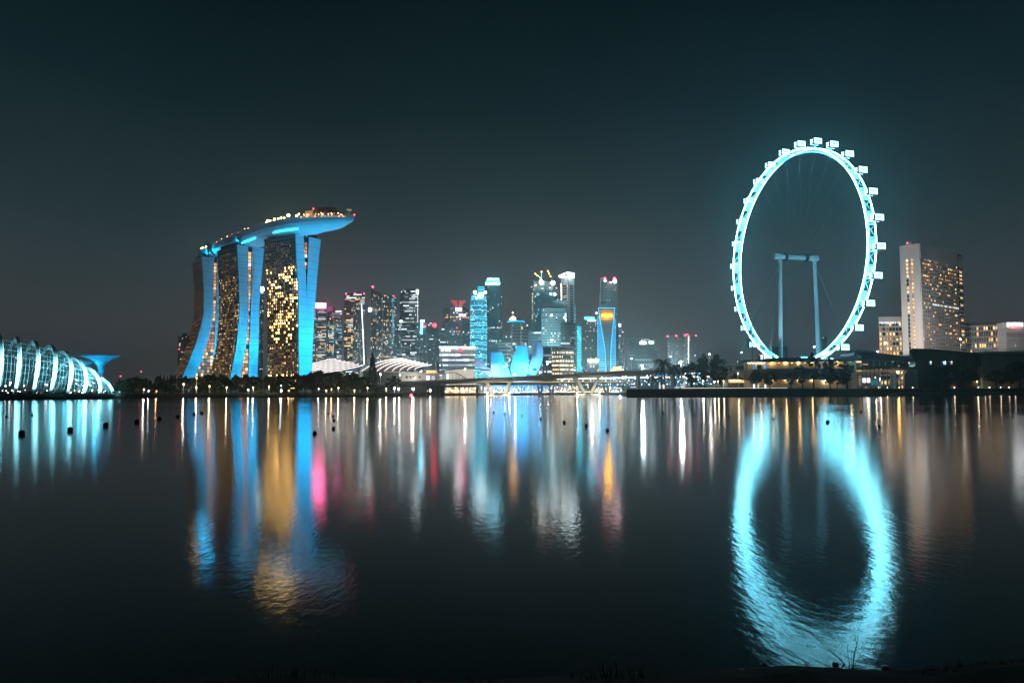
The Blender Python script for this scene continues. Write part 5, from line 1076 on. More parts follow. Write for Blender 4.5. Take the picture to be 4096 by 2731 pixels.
# ================================================================== glass dome with arches
def dome():
    feet = [(-12, 1572), (60, 1571), (131, 1571), (199, 1571), (268, 1569), (335, 1568), (400, 1566), (452, 1560)]
    tops = [1338, 1351, 1366, 1385, 1408, 1434, 1466, 1507]; backs = [(-92, 540), (-18, 536), (38, 532), (84, 528), (131, 522), (164, 514), (210, 506), (300, 500)]
    Y0 = 452; root = thing('glass_dome', 'ribbed glass conservatory with blazing white cyan arches on the left shore', 'conservatory', G(220, 500, 2.7)); arcs = []; ribs = []
    LEAN = [12, 13, 18, 21, 11, -8, -36, -47]
    PR = [(0, 0), (-0.035, 0.14), (-0.055, 0.30), (-0.06, 0.46), (-0.045, 0.62), (-0.01, 0.76), (0.04, 0.87), (0.11, 0.95), (0.20, 0.995), (0.29, 0.985), (0.38, 0.93), (0.50, 0.79), (0.64, 0.60), (0.80, 0.35), (1.0, 0)]
    for i, ((fx, fy), ty, (bx, by)) in enumerate(zip(feet, tops, backs)):
        y0 = Y0 + i * 4; Fp = G(fx, y0, 2.7); Bp = G(bx, by, 2.7); H = P(fx, ty, lerp(y0, by, 0.20)).z - 2.7; pts = []
        for k in range(33):
            t = k / 32 * (len(PR) - 1); q = min(int(t), len(PR) - 2); f_ = t - q; cr0, cr1, cr2, cr3 = PR[max(q - 1, 0)], PR[q], PR[q + 1], PR[min(q + 2, len(PR) - 1)]
            uu, zz = [0.5 * (2 * b_ + (c_ - a_) * f_ + (2 * a_ - 5 * b_ + 4 * c_ - d_) * f_ ** 2 + (3 * b_ - a_ - 3 * c_ + d_) * f_ ** 3) for a_, b_, c_, d_ in zip(cr0, cr1, cr2, cr3)]
            pts.append(Fp.lerp(Bp, uu) + V((LEAN[i] * 0.152 * max(0, zz), 0, H * max(0, zz))))
        arcs.append((pts, Fp, Bp, H))
        wv = V((1.15, 0.35, 0)); rings = []
        for k, p in enumerate(pts):
            t = (pts[min(k + 1, 32)] - pts[max(k - 1, 0)]).normalized(); nn = wv.cross(t).normalized(); s = 0.50 + 0.30 * math.sin(math.pi * k / 32) ** 0.5
            rings.append([p + wv * s + nn * s * 1.3, p - wv * s + nn * s * 1.3, p - wv * s - nn * s * 1.3, p + wv * s - nn * s * 1.3])
        ribs.append(MB().loft(rings).build('arch_rib', 'white_steel', root, smooth=False))
    # glazed shell inside the arches, strut trusses between
    inner = []
    for pts, Fp, Bp, H in arcs:
        c = Fp.lerp(Bp, 0.42); inner.append([c.lerp(p, 0.935) * 1 + V((0, 0, 0)) for p in pts])
    for i, (pts, Fp, Bp, H) in enumerate(arcs):
        inn = inner[i]
        tr = MB()
        for k in range(7, 24): tr.bar(pts[k], inn[k + (1 if k % 2 else -1)], 0.14)
        tr.build('strut_truss', 'white_steel', ribs[i])
    nb = 5; ks = list(range(0, 33, 2)); cnt = 0; rest = MB(); mul = MB()
    rows = []
    for i in range(len(inner) - 1):
        for j in range(nb + (1 if i == len(inner) - 2 else 0)):
            rows.append([inner[i][k].lerp(inner[i + 1][k], j / nb) for k in ks])
    for r0, r1 in zip(rows, rows[1:]):
        for k in range(len(ks) - 1):
            q = [r0[k], r1[k], r1[k + 1], r0[k + 1]]; mid = sum(q, V()) / 4; q = [mid.lerp(p, 0.97) for p in q]
            if k < 10 and cnt < 290:
                MB().add(q, [(0, 1, 2, 3)]).build('pane', 'dome_glass', root); cnt += 1
            else: rest.add(q, [(0, 1, 2, 3)])
    rest.build('roof_panes', 'dome_glass', root, 'stuff')
    for r in rows:
        for p, q in zip(r, r[1:]): mul.bar(p, q, 0.10)
    for k in range(len(ks)):
        for r0, r1 in zip(rows, rows[1:]): mul.bar(r0[k], r1[k], 0.10)
    mul.build('glazing_bars', 'glazing_steel', root, 'stuff')
    for i in range(34): px = U(5, 430); bpiece('garden_lamp', random.choice(('lamp_dot_white', 'lamp_dot', 'lamp_dot_white')), root, G(px, U(448, 520) + px * 0.06, U(3.2, 5.5)), U(0.18, 0.4))
    for i in range(14): px = U(5, 380); bpiece('garden_lamp', 'lamp_dot_white', root, P(px, U(1530, 1545), U(480, 520)), U(0.3, 0.5))
    for i, (pts, Fp, Bp, H) in enumerate(arcs):
        tl = V((-Fp.x, -Fp.y, 0)).normalized(); sd_ = V((0.9, 0, 0)); o = 'far left second third fourth fifth sixth seventh last'.split(); lb = ['cut off leftmost', 'second', 'third', 'fourth', 'fifth', 'sixth', 'seventh', 'last low'][i]
        for j, (dd, zz, tz, e, cn) in enumerate(((9, 1.2, H * 0.30, 17000, 90), (17, 1.2, H * 0.75, 70000, 62))):
            tgt = pts[3].copy(); tgt.z = tz + 2.7
            floodlight(Fp + tl * dd + V((3.5 + 4 * j, 0, zz)), tgt, e * (0.55 if i > 5 else 1), (0.28, 0.85, 1.0), '%s floodlight aimed up the %s arch of the glass dome' % (('low', 'high')[j], lb), cn, 0.3, 'floodlights at the dome arches')
        if i < 7: (MB().bar(arcs[i + 1][0][8], arcs[i + 1][0][8] + V((0, -6, 4)), 0.12).build('added_bracket', 'dark_steel', ribs[i + 1]), lamp('SPOT', root, arcs[i + 1][0][8] + V((0, -6, 4.4)), 17000, (0.30, 0.85, 1.0), pts[9], 0.4, 130))  # bracket and spot added to light the crest of the neighbouring rib
        if i < 7: lamp('POINT', root, Fp.lerp(Bp, 0.3) + V((6, 0, 10)), 900, (0.10, 0.70, 0.95), size=1.5)
dome()
# ================================================================== tall trumpet shaped garden trees of steel
def supertree(px, Y, top, rad, neck, label, trunk_py):
    c = G(px, Y, 2.7); zt = P(px, top, Y).z; k = Y / F; R = rad * k; r0 = neck * k; zn = P(px, trunk_py, Y).z
    root = thing('steel_tree', label, 'steel tree', c, 'steel garden trees')
    MB().tube([c, V((c.x, c.y, zn)), V((c.x, c.y, zt - 3))], [r0 * 1.15, r0, r0 * 0.8], 14).build('trunk', 'supertree_skin', root)
    prof = lambda t: r0 + (R - r0) * t ** 2.3
    n = 30
    for j in range(n):
        a = 2 * math.pi * j / n
        MB().tube([V((c.x + prof(t) * math.cos(a), c.y + prof(t) * math.sin(a), lerp(zn - 4, zt, min(1, t * 1.0) ** 0.62))) for t in [i / 9 for i in range(10)]], 0.22, 4).build('branch', 'supertree_steel', root)
    for t in (0.25, 0.4, 0.55, 0.7, 0.85, 1.0):
        MB().tube([V((c.x + prof(t) * math.cos(2 * math.pi * q / 40), c.y + prof(t) * math.sin(2 * math.pi * q / 40), lerp(zn - 4, zt, t ** 0.62))) for q in range(40)], 0.16, 4, closed=True).build('branch_ring', 'supertree_steel', root)
    MB().lathe([(r0 * 0.9, zn - 4), (prof(.35) * .92, lerp(zn - 4, zt, .35 ** .62)), (prof(.6) * .92, lerp(zn - 4, zt, .6 ** .62)), (prof(.85) * .92, lerp(zn - 4, zt, .85 ** .62)), (R * 0.97, zt + 0.3), (R * 0.4, zt - 0.5)], V((c.x, c.y, 0)), 26).build('canopy_skin', 'supertree_skin', root)
    return root, V((c.x, c.y, zt)), R
for (px, Y, tp, rad, nk, lb, tpy) in ((400, 820, 1424, 72, 10, 'tall blue lit steel tree with a wide funnel canopy beside the dome', 1478), (330, 900, 1446, 46, 8, 'shorter blue lit steel tree half hidden behind the glass dome', 1495), (262, 880, 1423, 26, 6, 'steel tree canopy tip peeping over the glass dome arches', 1470)):
    r, tip, R = supertree(px, Y, tp, rad, nk, lb, tpy)
    for q in (-1, 1): floodlight(V((tip.x + q * R * 0.9, tip.y - R * 1.5, 5)), tip - V((0, 0, 6)), 6.5e4 * (R / 18) ** 2 + 1.5e4, (0.01, 0.48, 0.95), 'blue floodlight %s of the %s' % ('right' if q > 0 else 'left', lb.split(' with ')[0].split(' half')[0].split(' peeping')[0]), 70, 0.5, 'floodlights at the steel trees')
    lamp('POINT', r, tip + V((0, -R * 0.5, -R * 0.55)), 5000, (0.03, 0.55, 0.95), size=1)
# ================================================================== wheel terminal and dark halls on the quay
def terminal():
    Y = 522; root = thing('wheel_terminal', 'three storey round ended terminal with warm lit galleries under the wheel', 'terminal building', G(3200, Y + 20, 4.6))
    x0, x1 = P(2985, 1440, Y).x, P(3412, 1440, Y).x; R = 15.0
    def plan(inset): 
        pts = []
        for k in range(9): a = math.pi / 2 + math.pi * k / 8; pts.append((x0 + R + (R - inset) * math.cos(a), Y + R + (R - inset) * math.sin(a)))
        pts += [((x1 - x0) * u + x0, Y + inset - 1.5 * math.sin(math.pi * u)) for u in (0.4, 0.6, 0.8)] + [(x1 - inset, Y + inset), (x1 - inset, Y + 2 * R - inset)]
        return pts
    zl = [4.6, P(3200, 1513, Y).z, P(3200, 1477, Y).z, P(3200, 1442, Y).z]
    for i, (za, zb_) in enumerate(zip(zl, zl[1:])):
        MB().prism(plan(3.2), za, zb_ - 0.8).build('gallery_wall', 'interior_warm' if i != 1 else 'concrete_dark', root)
        MB().prism(plan(0.4 if i < 2 else -1.0), zb_ - 0.8, zb_ + (0.5 if i < 2 else 0.8)).build('floor_slab' if i < 2 else 'roof', 'concrete_dark' if i < 2 else 'roof_dark', root)
    MB().prism([(p[0] * 0.55 + 0.45 * (x0 + x1) / 2, p[1] + 3) for p in plan(4)], zl[3] + 0.8, zl[3] + 2.2).build('roof_step', 'roof_dark', root)
    A = dict(root=root)
    for i in range(16): px = 2992 + i * 4.4; bpiece('gallery_lamp', 'lamp_dot', root, P(px, 1451 + (i % 3), Y + 1.0 + max(0, (3020 - px)) * 0.22), 0.2)
    for u in range(13): px = 3090 + u * 26; lamp('POINT', root, P(px, 1450, Y + 1.4), 520, (1, 0.66, 0.30), size=0.3) if u % 2 == 0 else bpiece('gallery_lamp', 'lamp_dot', root, P(px, 1451, Y + 1.2), 0.15)
    for px in (3010, 3040): lamp('POINT', root, P(px, 1450, Y + 2.0), 450, (1, 0.64, 0.28), size=0.3)
    for u in range(7): lamp('POINT', root, P(3040 + u * 52, 1519, Y + 1.2), 260, (1, 0.68, 0.32), size=0.3)
    for px in (3014, 3056): slab(A, px, px + 6, 1457, 1476, Y + 2.4, 'lit_blue', 'blue_door', 0.3)
    slab(A, 3029, 3046, 1459, 1475, Y + 2.6, 'glass_dark', 'window', 0.3); slab(A, 3175, 3188, 1484, 1505, Y + 2.4, 'lamp_gold', 'lit_doorway', 0.3)
    for px in range(3160, 3300, 22): slab(A, px, px + 16, 1525, 1533, Y + 2.6, 'glass_dark', 'window', 0.3)
    for px in (3260, 3276, 3292): slab(A, px, px + 11, 1487, 1497, Y + 2.6, 'lit_warmdim', 'window', 0.3)
    for px in (3142, 3160, 3250, 3300): slab(A, px, px + 12, 1481, 1486, Y + 2.5, 'lit_warm', 'light_panel', 0.3)
    for px in range(2995, 3410, 32): MB().tube([P(px, 1480, Y + 1.0 + max(0, (3040 - px)) * 0.12), P(px, 1447, Y + 1.0 + max(0, (3040 - px)) * 0.12)], 0.14, 5).build('column', 'white_steel', root)
    slab(A, 3205, 3228, 1427, 1434, Y + 18, 'cyan_sign', 'roof_sign', 0.3); MB().box(P(3189, 1432, Y + 10), 2, 2, 1.6).build('vent', 'dark_steel', root)
    r = thing('kiosk', 'low kiosk with a glowing yellow eave left of the terminal', 'kiosk', G(2945, 540, 4.6)); A = dict(root=r); slab(A, 2916, 2972, 1517, 1530, 540, 'wall_glow_warm', 'lit_wall', 2.0); slab(A, 2912, 2976, 1514, 1518, 539, 'roof_dark', 'roof', 3.0); slab(A, 2918, 2970, 1530, 1550, 540.5, 'concrete_dark', 'wall', 2.0)
    for k in range(8): bpiece('eave_lamp', 'lamp_dot', r, P(2920 + 6.5 * k, 1519, 537), 0.14)
terminal()
def halls():
    Y = 535; root = thing('curled_roof_hall', 'dark hall with a roof that curls over at one end above a lit truss', 'hall', G(3510, Y + 10, 4.6)); A = dict(root=root)
    prof = [(3434, 1444), (3424, 1436), (3416, 1422), (3416, 1410), (3424, 1402), (3440, 1399), (3480, 1403), (3540, 1413), (3600, 1424), (3640, 1430)]
    inner = [(3440, 1442), (3432, 1434), (3428, 1422), (3429, 1412), (3436, 1406), (3446, 1405), (3480, 1412), (3540, 1424), (3600, 1434), (3640, 1440)]
    MB().loft([[P(*a, Y), P(*c, Y), P(*c, Y) + V((0, 22, 0)), P(*a, Y) + V((0, 22, 0))] for a, c in zip(prof, inner)]).build('roof', 'roof_dark', root)
    MB().loft([[P(a, 1411, Y + 1.5), P(a, 1442, Y + 1.5), P(a, 1442, Y + 20), P(a, 1411, Y + 20)] for a in (3446, 3480)] + [[P(a, 1426 + (a - 3540) * .1, Y + 1.5), P(a, 1442, Y + 1.5), P(a, 1442, Y + 20), P(a, 1426 + (a - 3540) * .1, Y + 20)] for a in (3540, 3635)]).build('gable_wall', 'roof_dark', root)
    for i in range(8): slab(A, 3446 + i * 24, 3468 + i * 24, 1443, 1470, Y + 1.2, 'hall_glass', 'pane', 0.15)
    for px, py, m in ((3425, 1444, 'lit_warm'), (3452, 1454, 'lit_warm'), (3570, 1444, 'lit_cyan'), (3634, 1448, 'lit_white'), (3594, 1460, 'lit_whitedim')): slab(A, px, px + (20 if m == 'lit_warm' else 4), py, py + 6, Y + 0.4, m, 'lit_window', 0.2)
    a, c = P(3425, 1472, Y), P(3690, 1476, Y); MB().box(((a.x + c.x) / 2, Y + 10, a.z), c.x - a.x, 22, 1.4).build('floor_slab', 'roof_dark', root)
    p = P(3415, 1500, Y); MB().box((p.x, Y + 3, (P(3415, 1440, Y).z + 4.6) / 2), 4.0, 6, P(3415, 1440, Y).z - 4.6).build('end_pier', 'interior_warm', root)
    tr = MB(); zt = a.z - 0.8
    for i in range(9):
        px = 3430 + i * 17; q = P(px, 1476, Y + 1); MB().bar(V((q.x, q.y, 4.6)), V((q.x, q.y, zt)), 0.2).build('column', 'dark_steel', root)
        q2 = P(px + 17, 1490, Y + 1); MB().bar(V((q.x, q.y, zt)), V((q2.x, q2.y, zt - 2.2)), 0.14).build('truss_member', 'dark_steel', root); MB().bar(V((q.x, q.y, zt - 2.2)), V((q2.x, q2.y, zt)), 0.14).build('truss_member', 'dark_steel', root)
    slab(A, 3425, 3585, 1479, 1488, Y + 14, 'lit_warmdim', 'lit_strip', 0.3); slab(A, 3425, 3445, 1480, 1486, Y + 1.5, 'lit_warm', 'lit_strip', 0.3); slab(A, 3450, 3480, 1512, 1530, Y + 8, 'lit_white', 'lit_window', 0.3); slab(A, 3432, 3446, 1500, 1545, Y + 12, 'lit_warmdim', 'lit_strip', 0.3); slab(A, 3484, 3510, 1520, 1540, Y + 9, 'lit_cyandim', 'lit_window', 0.3)
    MB().loft([[P(3565, 1546, Y), P(3570, 1546, Y), P(3570, 1546, Y + 4), P(3565, 1546, Y + 4)], [P(3618, 1482, Y), P(3632, 1482, Y), P(3632, 1482, Y + 4), P(3618, 1482, Y + 4)]]).build('stair', 'concrete', root)
    bpiece('sodium_lamp', 'amber_lamp', root, P(3591, 1488, Y - 2), 0.9); lamp('POINT', root, P(3591, 1490, Y - 4), 700, (1, 0.6, 0.15), size=0.4); lamp('POINT', root, P(3470, 1520, Y + 5), 500, (1, 0.8, 0.55), size=0.4)
    # second, boat shaped hall
    Y = 590; root = thing('boat_shaped_hall', 'long dark boat shaped hall with a window band, right of the curled roof', 'hall', G(3790, Y + 15, 4.6)); A = dict(root=root)
    top = [(3637, 1408), (3640, 1398), (3652, 1393), (3720, 1395), (3800, 1402), (3880, 1409), (3918, 1412), (3926, 1420)]; bot = [(3638, 1412), (3645, 1424), (3656, 1440), (3720, 1440), (3800, 1441), (3880, 1441), (3918, 1438), (3927, 1424)]
    MB().loft([[P(*a, Y), P(*c, Y + 2), P(*c, Y + 26), P(*a, Y + 28)] for a, c in zip(top, bot)]).build('roof_hull', 'roof_dark', root)
    a, c = P(3660, 1440, Y + 3), P(3922, 1440, Y + 3); zb_ = P(3700, 1464, Y + 3).z
    MB().box(((a.x + c.x) / 2, Y + 14, (a.z + zb_) / 2), c.x - a.x, 22, a.z - zb_ + .4).build('window_band', 'hall_glass', root)
    for i in range(11): px = 3662 + i * 26; MB().bar(P(px, 1440, Y + 2.8), P(px, 1464, Y + 2.8), 0.18).build('mullion', 'dark_steel', root)
    for px, m in ((3720, 'lit_whitedim'), (3774, 'lit_cyan'), (3778, 'lit_white'), (3803, 'lit_whitedim')): slab(A, px, px + 6, 1447, 1458, Y + 2.6, m, 'lit_window', 0.2); bpiece('hall_lamp', 'lamp_dot_white', root, P(px + 3, 1447, Y + 1.5), 0.25)
    MB().box(((a.x + c.x) / 2, Y + 14, (zb_ + 4.6) / 2), c.x - a.x - 4, 20, zb_ - 4.6).build('base_wall', 'stone_wall', root)
    b = thing('long_low_hall', 'long dark low roofed hall running off past the boat shaped hall', 'hall', G(4050, Y + 10, 4.6)); a, c = P(3926, 1418, Y + 2), P(4300, 1432, Y + 2)
    MB().add([V((a.x, a.y, 4.6)), V((c.x, c.y, 4.6)), V((c.x, c.y, c.z)), V((a.x, a.y, a.z)), V((a.x, a.y + 24, 4.6)), V((c.x, c.y + 24, 4.6)), V((c.x, c.y + 24, c.z)), V((a.x, a.y + 24, a.z))], [(0, 1, 2, 3), (5, 4, 7, 6), (3, 2, 6, 7), (1, 5, 6, 2), (4, 0, 3, 7)]).build('wall', 'concrete_dark', b)
    MB().bar(a - V((0, 0.3, 0)), c - V((0, 0.3, 0)), 0.5).build('roof_edge', 'roof_dark', b)
    for px in (3940, 4060): lamp('POINT', b, P(px, 1542, Y - 2), 90, (1, 0.75, 0.5), size=0.4)
halls()


# ================================================================== trees
def leafmesh(name, fn, n, size, m, seed):
    rs = random.Random(seed); vs = []; fs = []
    for i in range(n):
        p, s = fn(rs); q = V((rs.gauss(0, 1), rs.gauss(0, 1), rs.gauss(0, 1))).normalized(); a = q.orthogonal().normalized() * size * s; b = q.cross(a).normalized() * size * s * 0.7
        k = len(vs); vs += [p + a * 1.3, p + b, p - a, p - b]; fs.append((k, k + 1, k + 2, k + 3))
    me = bpy.data.meshes.new(name); me.from_pydata([tuple(v) for v in vs], [], fs); me.materials.append(MATS[m]); return me
def clumps(rs, n, rx, z0, z1, flat):
    out = []
    for i in range(n):
        a = rs.uniform(0, 6.283); r = rx * math.sqrt(rs.uniform(0.02, 1)) * 0.8; u = rs.uniform(0, 1); z = z0 + (z1 - z0) * u
        k = math.sqrt(max(0.05, 1 - (2 * u - 0.75) ** 2 * 0.8)) if flat else math.sqrt(max(0.05, 1 - (2 * u - 1) ** 2)); out.append((V((r * k * math.cos(a), r * k * math.sin(a), z)), rs.uniform(0.14, 0.30) * rx))
    return out
CROWNS = []; TRUNKS = []
def broad(seed, rx, z0, z1, n, m, ncl, flat=True):
    rs = random.Random(seed); cl = clumps(rs, ncl, rx, z0, z1, flat)
    def fn(r):
        c, rad = r.choice(cl); d = V((r.gauss(0, 1), r.gauss(0, 1), r.gauss(0, 0.7))); d = d.normalized() * rad * r.uniform(0.4, 1.05); return c + d, r.uniform(0.6, 1.3)
    me = leafmesh('crown', fn, n, 0.042, m, seed); b = MB()
    b.tube([V((0, 0, -0.02)), V((0.01, 0, z0 * 0.6)), V((0.0, 0.01, z0 + 0.15))], [0.032, 0.024, 0.016], 7)
    for c, rad in cl[:9]: b.tube([V((0, 0, z0 * rs.uniform(0.55, 1.0))), V((c.x * 0.5, c.y * 0.5, lerp(z0, c.z, 0.55))), c], [0.016, 0.010, 0.004], 5)
    t = bpy.data.meshes.new('trunk'); t.from_pydata([tuple(v) for v in b.v], [], b.f); t.materials.append(MATS['bark']); return me, t
KIND = {'broad': [broad(1, 0.52, 0.30, 0.98, 1500, 'leaf_a', 34), broad(2, 0.60, 0.34, 0.96, 1600, 'leaf_b', 36), broad(3, 0.48, 0.28, 1.0, 1500, 'leaf_c', 32), broad(4, 0.66, 0.42, 0.95, 1500, 'leaf_a', 36)],
        'round': [broad(5, 0.40, 0.24, 1.0, 1700, 'leaf_c', 40, False), broad(6, 0.36, 0.22, 1.0, 1500, 'leaf_a', 34, False)],
        'spindly': [broad(7, 0.30, 0.30, 1.0, 620, 'leaf_c', 20, False), broad(8, 0.26, 0.36, 1.0, 520, 'leaf_a', 16, False)]}
def conifer(seed):
    rs = random.Random(seed)
    def fn(r): u = r.uniform(0.05, 1) ; rr = 0.20 * (1 - u) ** 0.8 * math.sqrt(r.uniform(0.1, 1)) + 0.004; a = r.uniform(0, 6.283); return V((rr * math.cos(a), rr * math.sin(a), u)), r.uniform(0.5, 1.2)
    me = leafmesh('crown', fn, 900, 0.03, 'leaf_c', seed); b = MB().tube([V((0, 0, -0.02)), V((0, 0, 0.95))], [0.02, 0.004], 6); t = bpy.data.meshes.new('trunk'); t.from_pydata([tuple(v) for v in b.v], [], b.f); t.materials.append(MATS['bark']); return me, t
KIND['conifer'] = [conifer(21), conifer(22)]
def palm(seed):
    rs = random.Random(seed); b = MB()
    for i in range(30):
        a = rs.uniform(0, 6.283); el_ = rs.uniform(-0.5, 1.2); L_ = rs.uniform(0.30, 0.42); pts = []
        for k in range(7): t = k / 6; pts.append(V((L_ * t * math.cos(a) * math.cos(el_ * (1 - t * 0.3)), L_ * t * math.sin(a) * math.cos(el_ * (1 - t * 0.3)), 0.80 + L_ * (math.sin(el_) * t - 0.75 * t * t))))
        side = V((-math.sin(a), math.cos(a), 0))
        for p, q in zip(pts, pts[1:]):
            for s in (-1, 1): m_ = (p + q) / 2 + side * s * 0.055 - V((0, 0, 0.03)); b.add([p, q, m_ + (q - p) * 0.6], [(0, 1, 2)])
    me = bpy.data.meshes.new('crown'); me.from_pydata([tuple(v) for v in b.v], [], b.f); me.materials.append(MATS['leaf_c'])
    b = MB().tube([V((0, 0, -0.02)), V((0.02, 0, 0.4)), V((0, 0, 0.82))], [0.028, 0.02, 0.018], 7); t = bpy.data.meshes.new('trunk'); t.from_pydata([tuple(v) for v in b.v], [], b.f); t.materials.append(MATS['bark']); return me, t
KIND['palm'] = [palm(31), palm(32)]
def tree(kind, p, h, label, group=None, wide=1.0, name=None):
    me, tr = random.choice(KIND[kind]); r = thing(name or {'palm': 'palm_tree', 'conifer': 'conifer_tree'}.get(kind, 'tree'), label, 'tree', p, group); r.rotation_euler.z = U(0, 6.28); r.scale = (h * wide, h * wide, h)
    for nm, m in (('crown', me), ('trunk', tr)): o = bpy.data.objects.new(nm, m); COL.objects.link(o); o.parent = r
    return r
def shore_d(px):
    return interp(SHORE, px)
GL = 'dark trees along the far left shore'; lab = 'dark leafy tree in the shore row below the hotel towers'
random.seed(5)
def treetop(px): return interp([(440, 1530), (480, 1512), (560, 1503), (680, 1515), (730, 1500), (800, 1508), (860, 1497), (940, 1502), (1010, 1498), (1100, 1500), (1250, 1492), (1330, 1486), (1400, 1492), (1470, 1498), (1560, 1520)], px)
for row, (dd, n) in enumerate(((24, 44), (52, 34))):
    for i in range(n):
        px = 455 + (1470 - 455) * (i + U(0.1, 0.9)) / n; d = shore_d(px) + dd + U(-5, 9); top = treetop(px) + (U(8, 40) if row == 0 else U(-3, 14)); h = P(px, top, d).z - 2.7
        tree('broad' if rnd() < 0.8 else 'round', G(px, d, 2.7), max(6, h), lab if px < 1235 else 'dark leafy tree in the shore row before the striped roofs', GL if px < 1235 else 'dark trees before the striped roofs', U(0.85, 1.2))
for i, px in enumerate((640, 668, 690, 700, 722, 741, 655, 682, 711)): d = 640; top = U(1496, 1504); tree('conifer', G(px, d, 2.7), P(px, top, d).z - 2.7, 'small pointed tree in the row of clipped trees left of the hotels', 'small pointed trees', 0.8)
tree('conifer', G(1489, 640, 2.7), P(1489, 1413, 640).z - 2.7, 'tall dark feathery conifer rising before the striped roofs', None, 0.9)
tree('round', G(1572, 650, 2.7), P(1572, 1506, 650).z - 2.7, 'round topped lone tree at the left end of the road bridge', None, 1.3)
for i, px in enumerate((820, 860, 780)): tree('palm', G(px, shore_d(px) + 45, 2.7), P(px, 1490 + 6 * i, shore_d(px) + 45).z - 2.7, 'palm tree in the shore row below the splayed hotel foot', 'palms below the splayed hotel foot')
for i, t_ in enumerate((.33, .345, .36, .40, .415, .43, .445, .46, .475, .49, .90, .915, .93, .945)): tree('round' if i % 3 else 'palm', deck_on(t_, U(.15, .45), 1.3), U(5, 9), 'roof garden tree on the sky deck, %s from the boat tip' % 'first second third fourth fifth sixth seventh eighth ninth tenth eleventh twelfth thirteenth fourteenth'.split()[i], 'roof garden trees on the sky deck', .8)
# right bank trees
for (k, px, top, d, lb, wd) in (('palm', 2656, 1422, 560, 'tallest palm tree on the quay beside the road bridge', 1.0), ('palm', 2702, 1446, 570, 'second palm tree on the quay, right of the tallest', 0.9), ('palm', 2609, 1494, 560, 'short round palm at the left end of the quay', 1.1), ('palm', 2645, 1498, 545, 'low palm lit yellow from below on the quay', 1.2), ('spindly', 2768, 1452, 545, 'thin branching tree on the quay left of two dense trees', 1.6),
                              ('round', 2815, 1425, 560, 'dense upright dark tree on the quay, left of a pair', 0.62), ('round', 2873, 1425, 560, 'dense upright dark tree on the quay, right of a pair', 0.78), ('spindly', 3210, 1463, 508, 'slender tree before the terminal galleries, left of the tall one', 1.3), ('spindly', 3256, 1416, 508, 'tallest slender tree standing before the terminal galleries', 0.9), ('round', 3322, 1436, 512, 'bushy tree before the right half of the terminal', 0.9), ('spindly', 3388, 1450, 510, 'slender tree beside the curled roof hall', 1.2),
                              ('broad', 3030, 1482, 512, 'dark tree before the left end of the terminal', 1.0), ('broad', 3080, 1490, 512, 'dark low tree before the terminal, second from its left end', 1.1), ('spindly', 3165, 1492, 508, 'thin low tree before the terminal doorway', 1.5), ('broad', 2930, 1480, 560, 'dark tree behind the yellow eaved kiosk', 1.0), ('broad', 3350, 1492, 512, 'wide dark tree before the right end of the terminal', 1.2),
                              ('broad', 3770, 1478, 585, 'wide spreading dark tree below the boat shaped hall', 1.5), ('broad', 3858, 1474, 588, 'wide spreading dark tree right of another below the boat shaped hall', 1.4), ('broad', 3985, 1482, 580, 'dark spreading tree below the long low hall', 1.3), ('broad', 4080, 1452, 575, 'large dark tree at the photo edge on the right bank', 1.3), ('broad', 4040, 1478, 590, 'dark tree behind the large one at the photo edge', 1.2)):
    g0 = G(px, d, 4.7); tree(k, g0, P(px, top, d).z - 4.7, lb, None, wd)
# far tree belt reads as one mass
b = MB(); random.seed(9)
for i in range(2600):
    px = random.choice((U(440, 720), U(2700, 2960), U(2700, 2960), U(440, 600))); Y = U(690, 760); z = 2.7 + U(0, 1) ** 0.7 * (13 if px < 1000 else 8) * (0.6 + 0.4 * math.sin(px * 0.07) * math.sin(px * 0.023)); p = G(px, Y, z); q = V((U(-1, 1), U(-1, 1), U(-1, 1))).normalized(); a = q.orthogonal() * U(.6, 1.3); c = q.cross(a).normalized() * U(.5, 1); b.quad(p + a, p + c, p - a, p - c)
o = b.build('far_woods', 'leaf_far'); o['kind'] = 'stuff'; o['label'] = 'dark far belt of trees behind the shores'
# low shrubs along the banks
b = MB()
for i in range(5200):
    left = rnd() < 0.6; px = U(-60, 1640) if left else U(2700, 4200); d = (shore_d(px) + U(4, 14)) if left else interp(QUAY, px) + U(13, 24); p = G(px, d, (2.7 if left else 4.65) + U(0, 1.5) * (0.5 + 0.5 * math.sin(px * 0.11))); q = V((U(-1, 1), U(-1, 1), U(-1, 1))).normalized(); a = q.orthogonal() * U(.25, .5); c = q.cross(a).normalized() * U(.2, .45); b.quad(p + a, p + c, p - a, p - c)
o = b.build('shrubbery', 'leaf_b'); o['kind'] = 'stuff'; o['label'] = 'low shrubbery along both banks'
# ================================================================== park lamps
random.seed(3)
park = [(735, 1535, .3, 0), (786, 1549, .4, 1), (787, 1511, .35, 2), (838, 1543, .35, 1), (907, 1548, .45, 1), (993, 1558, .6, 3), (1013, 1549, .5, 1), (1077, 1545, .3, 1), (1125, 1561, .7, 3), (1124, 1541, .3, 3), (1155, 1561, .4, 2), (1275, 1554, .3, 3), (1354, 1550, .4, 1), (1326, 1555, .3, 2), (1305, 1560, .35, 1), (1418, 1560, .35, 1), (1470, 1550, .3, 1), (1545, 1553, .3, 1), (1578, 1551, .6, 0), (1596, 1553, .5, 0), (576, 1556, .3, 0), (626, 1563, .3, 2), (595, 1562, .3, 3)]
MM = {0: ('lamp_white', (1, .92, .8)), 1: ('lamp_gold2', (1, .82, .45)), 2: ('amber_lamp', (1, .5, .2)), 3: ('lamp_dot_white', (.7, .95, 1))}
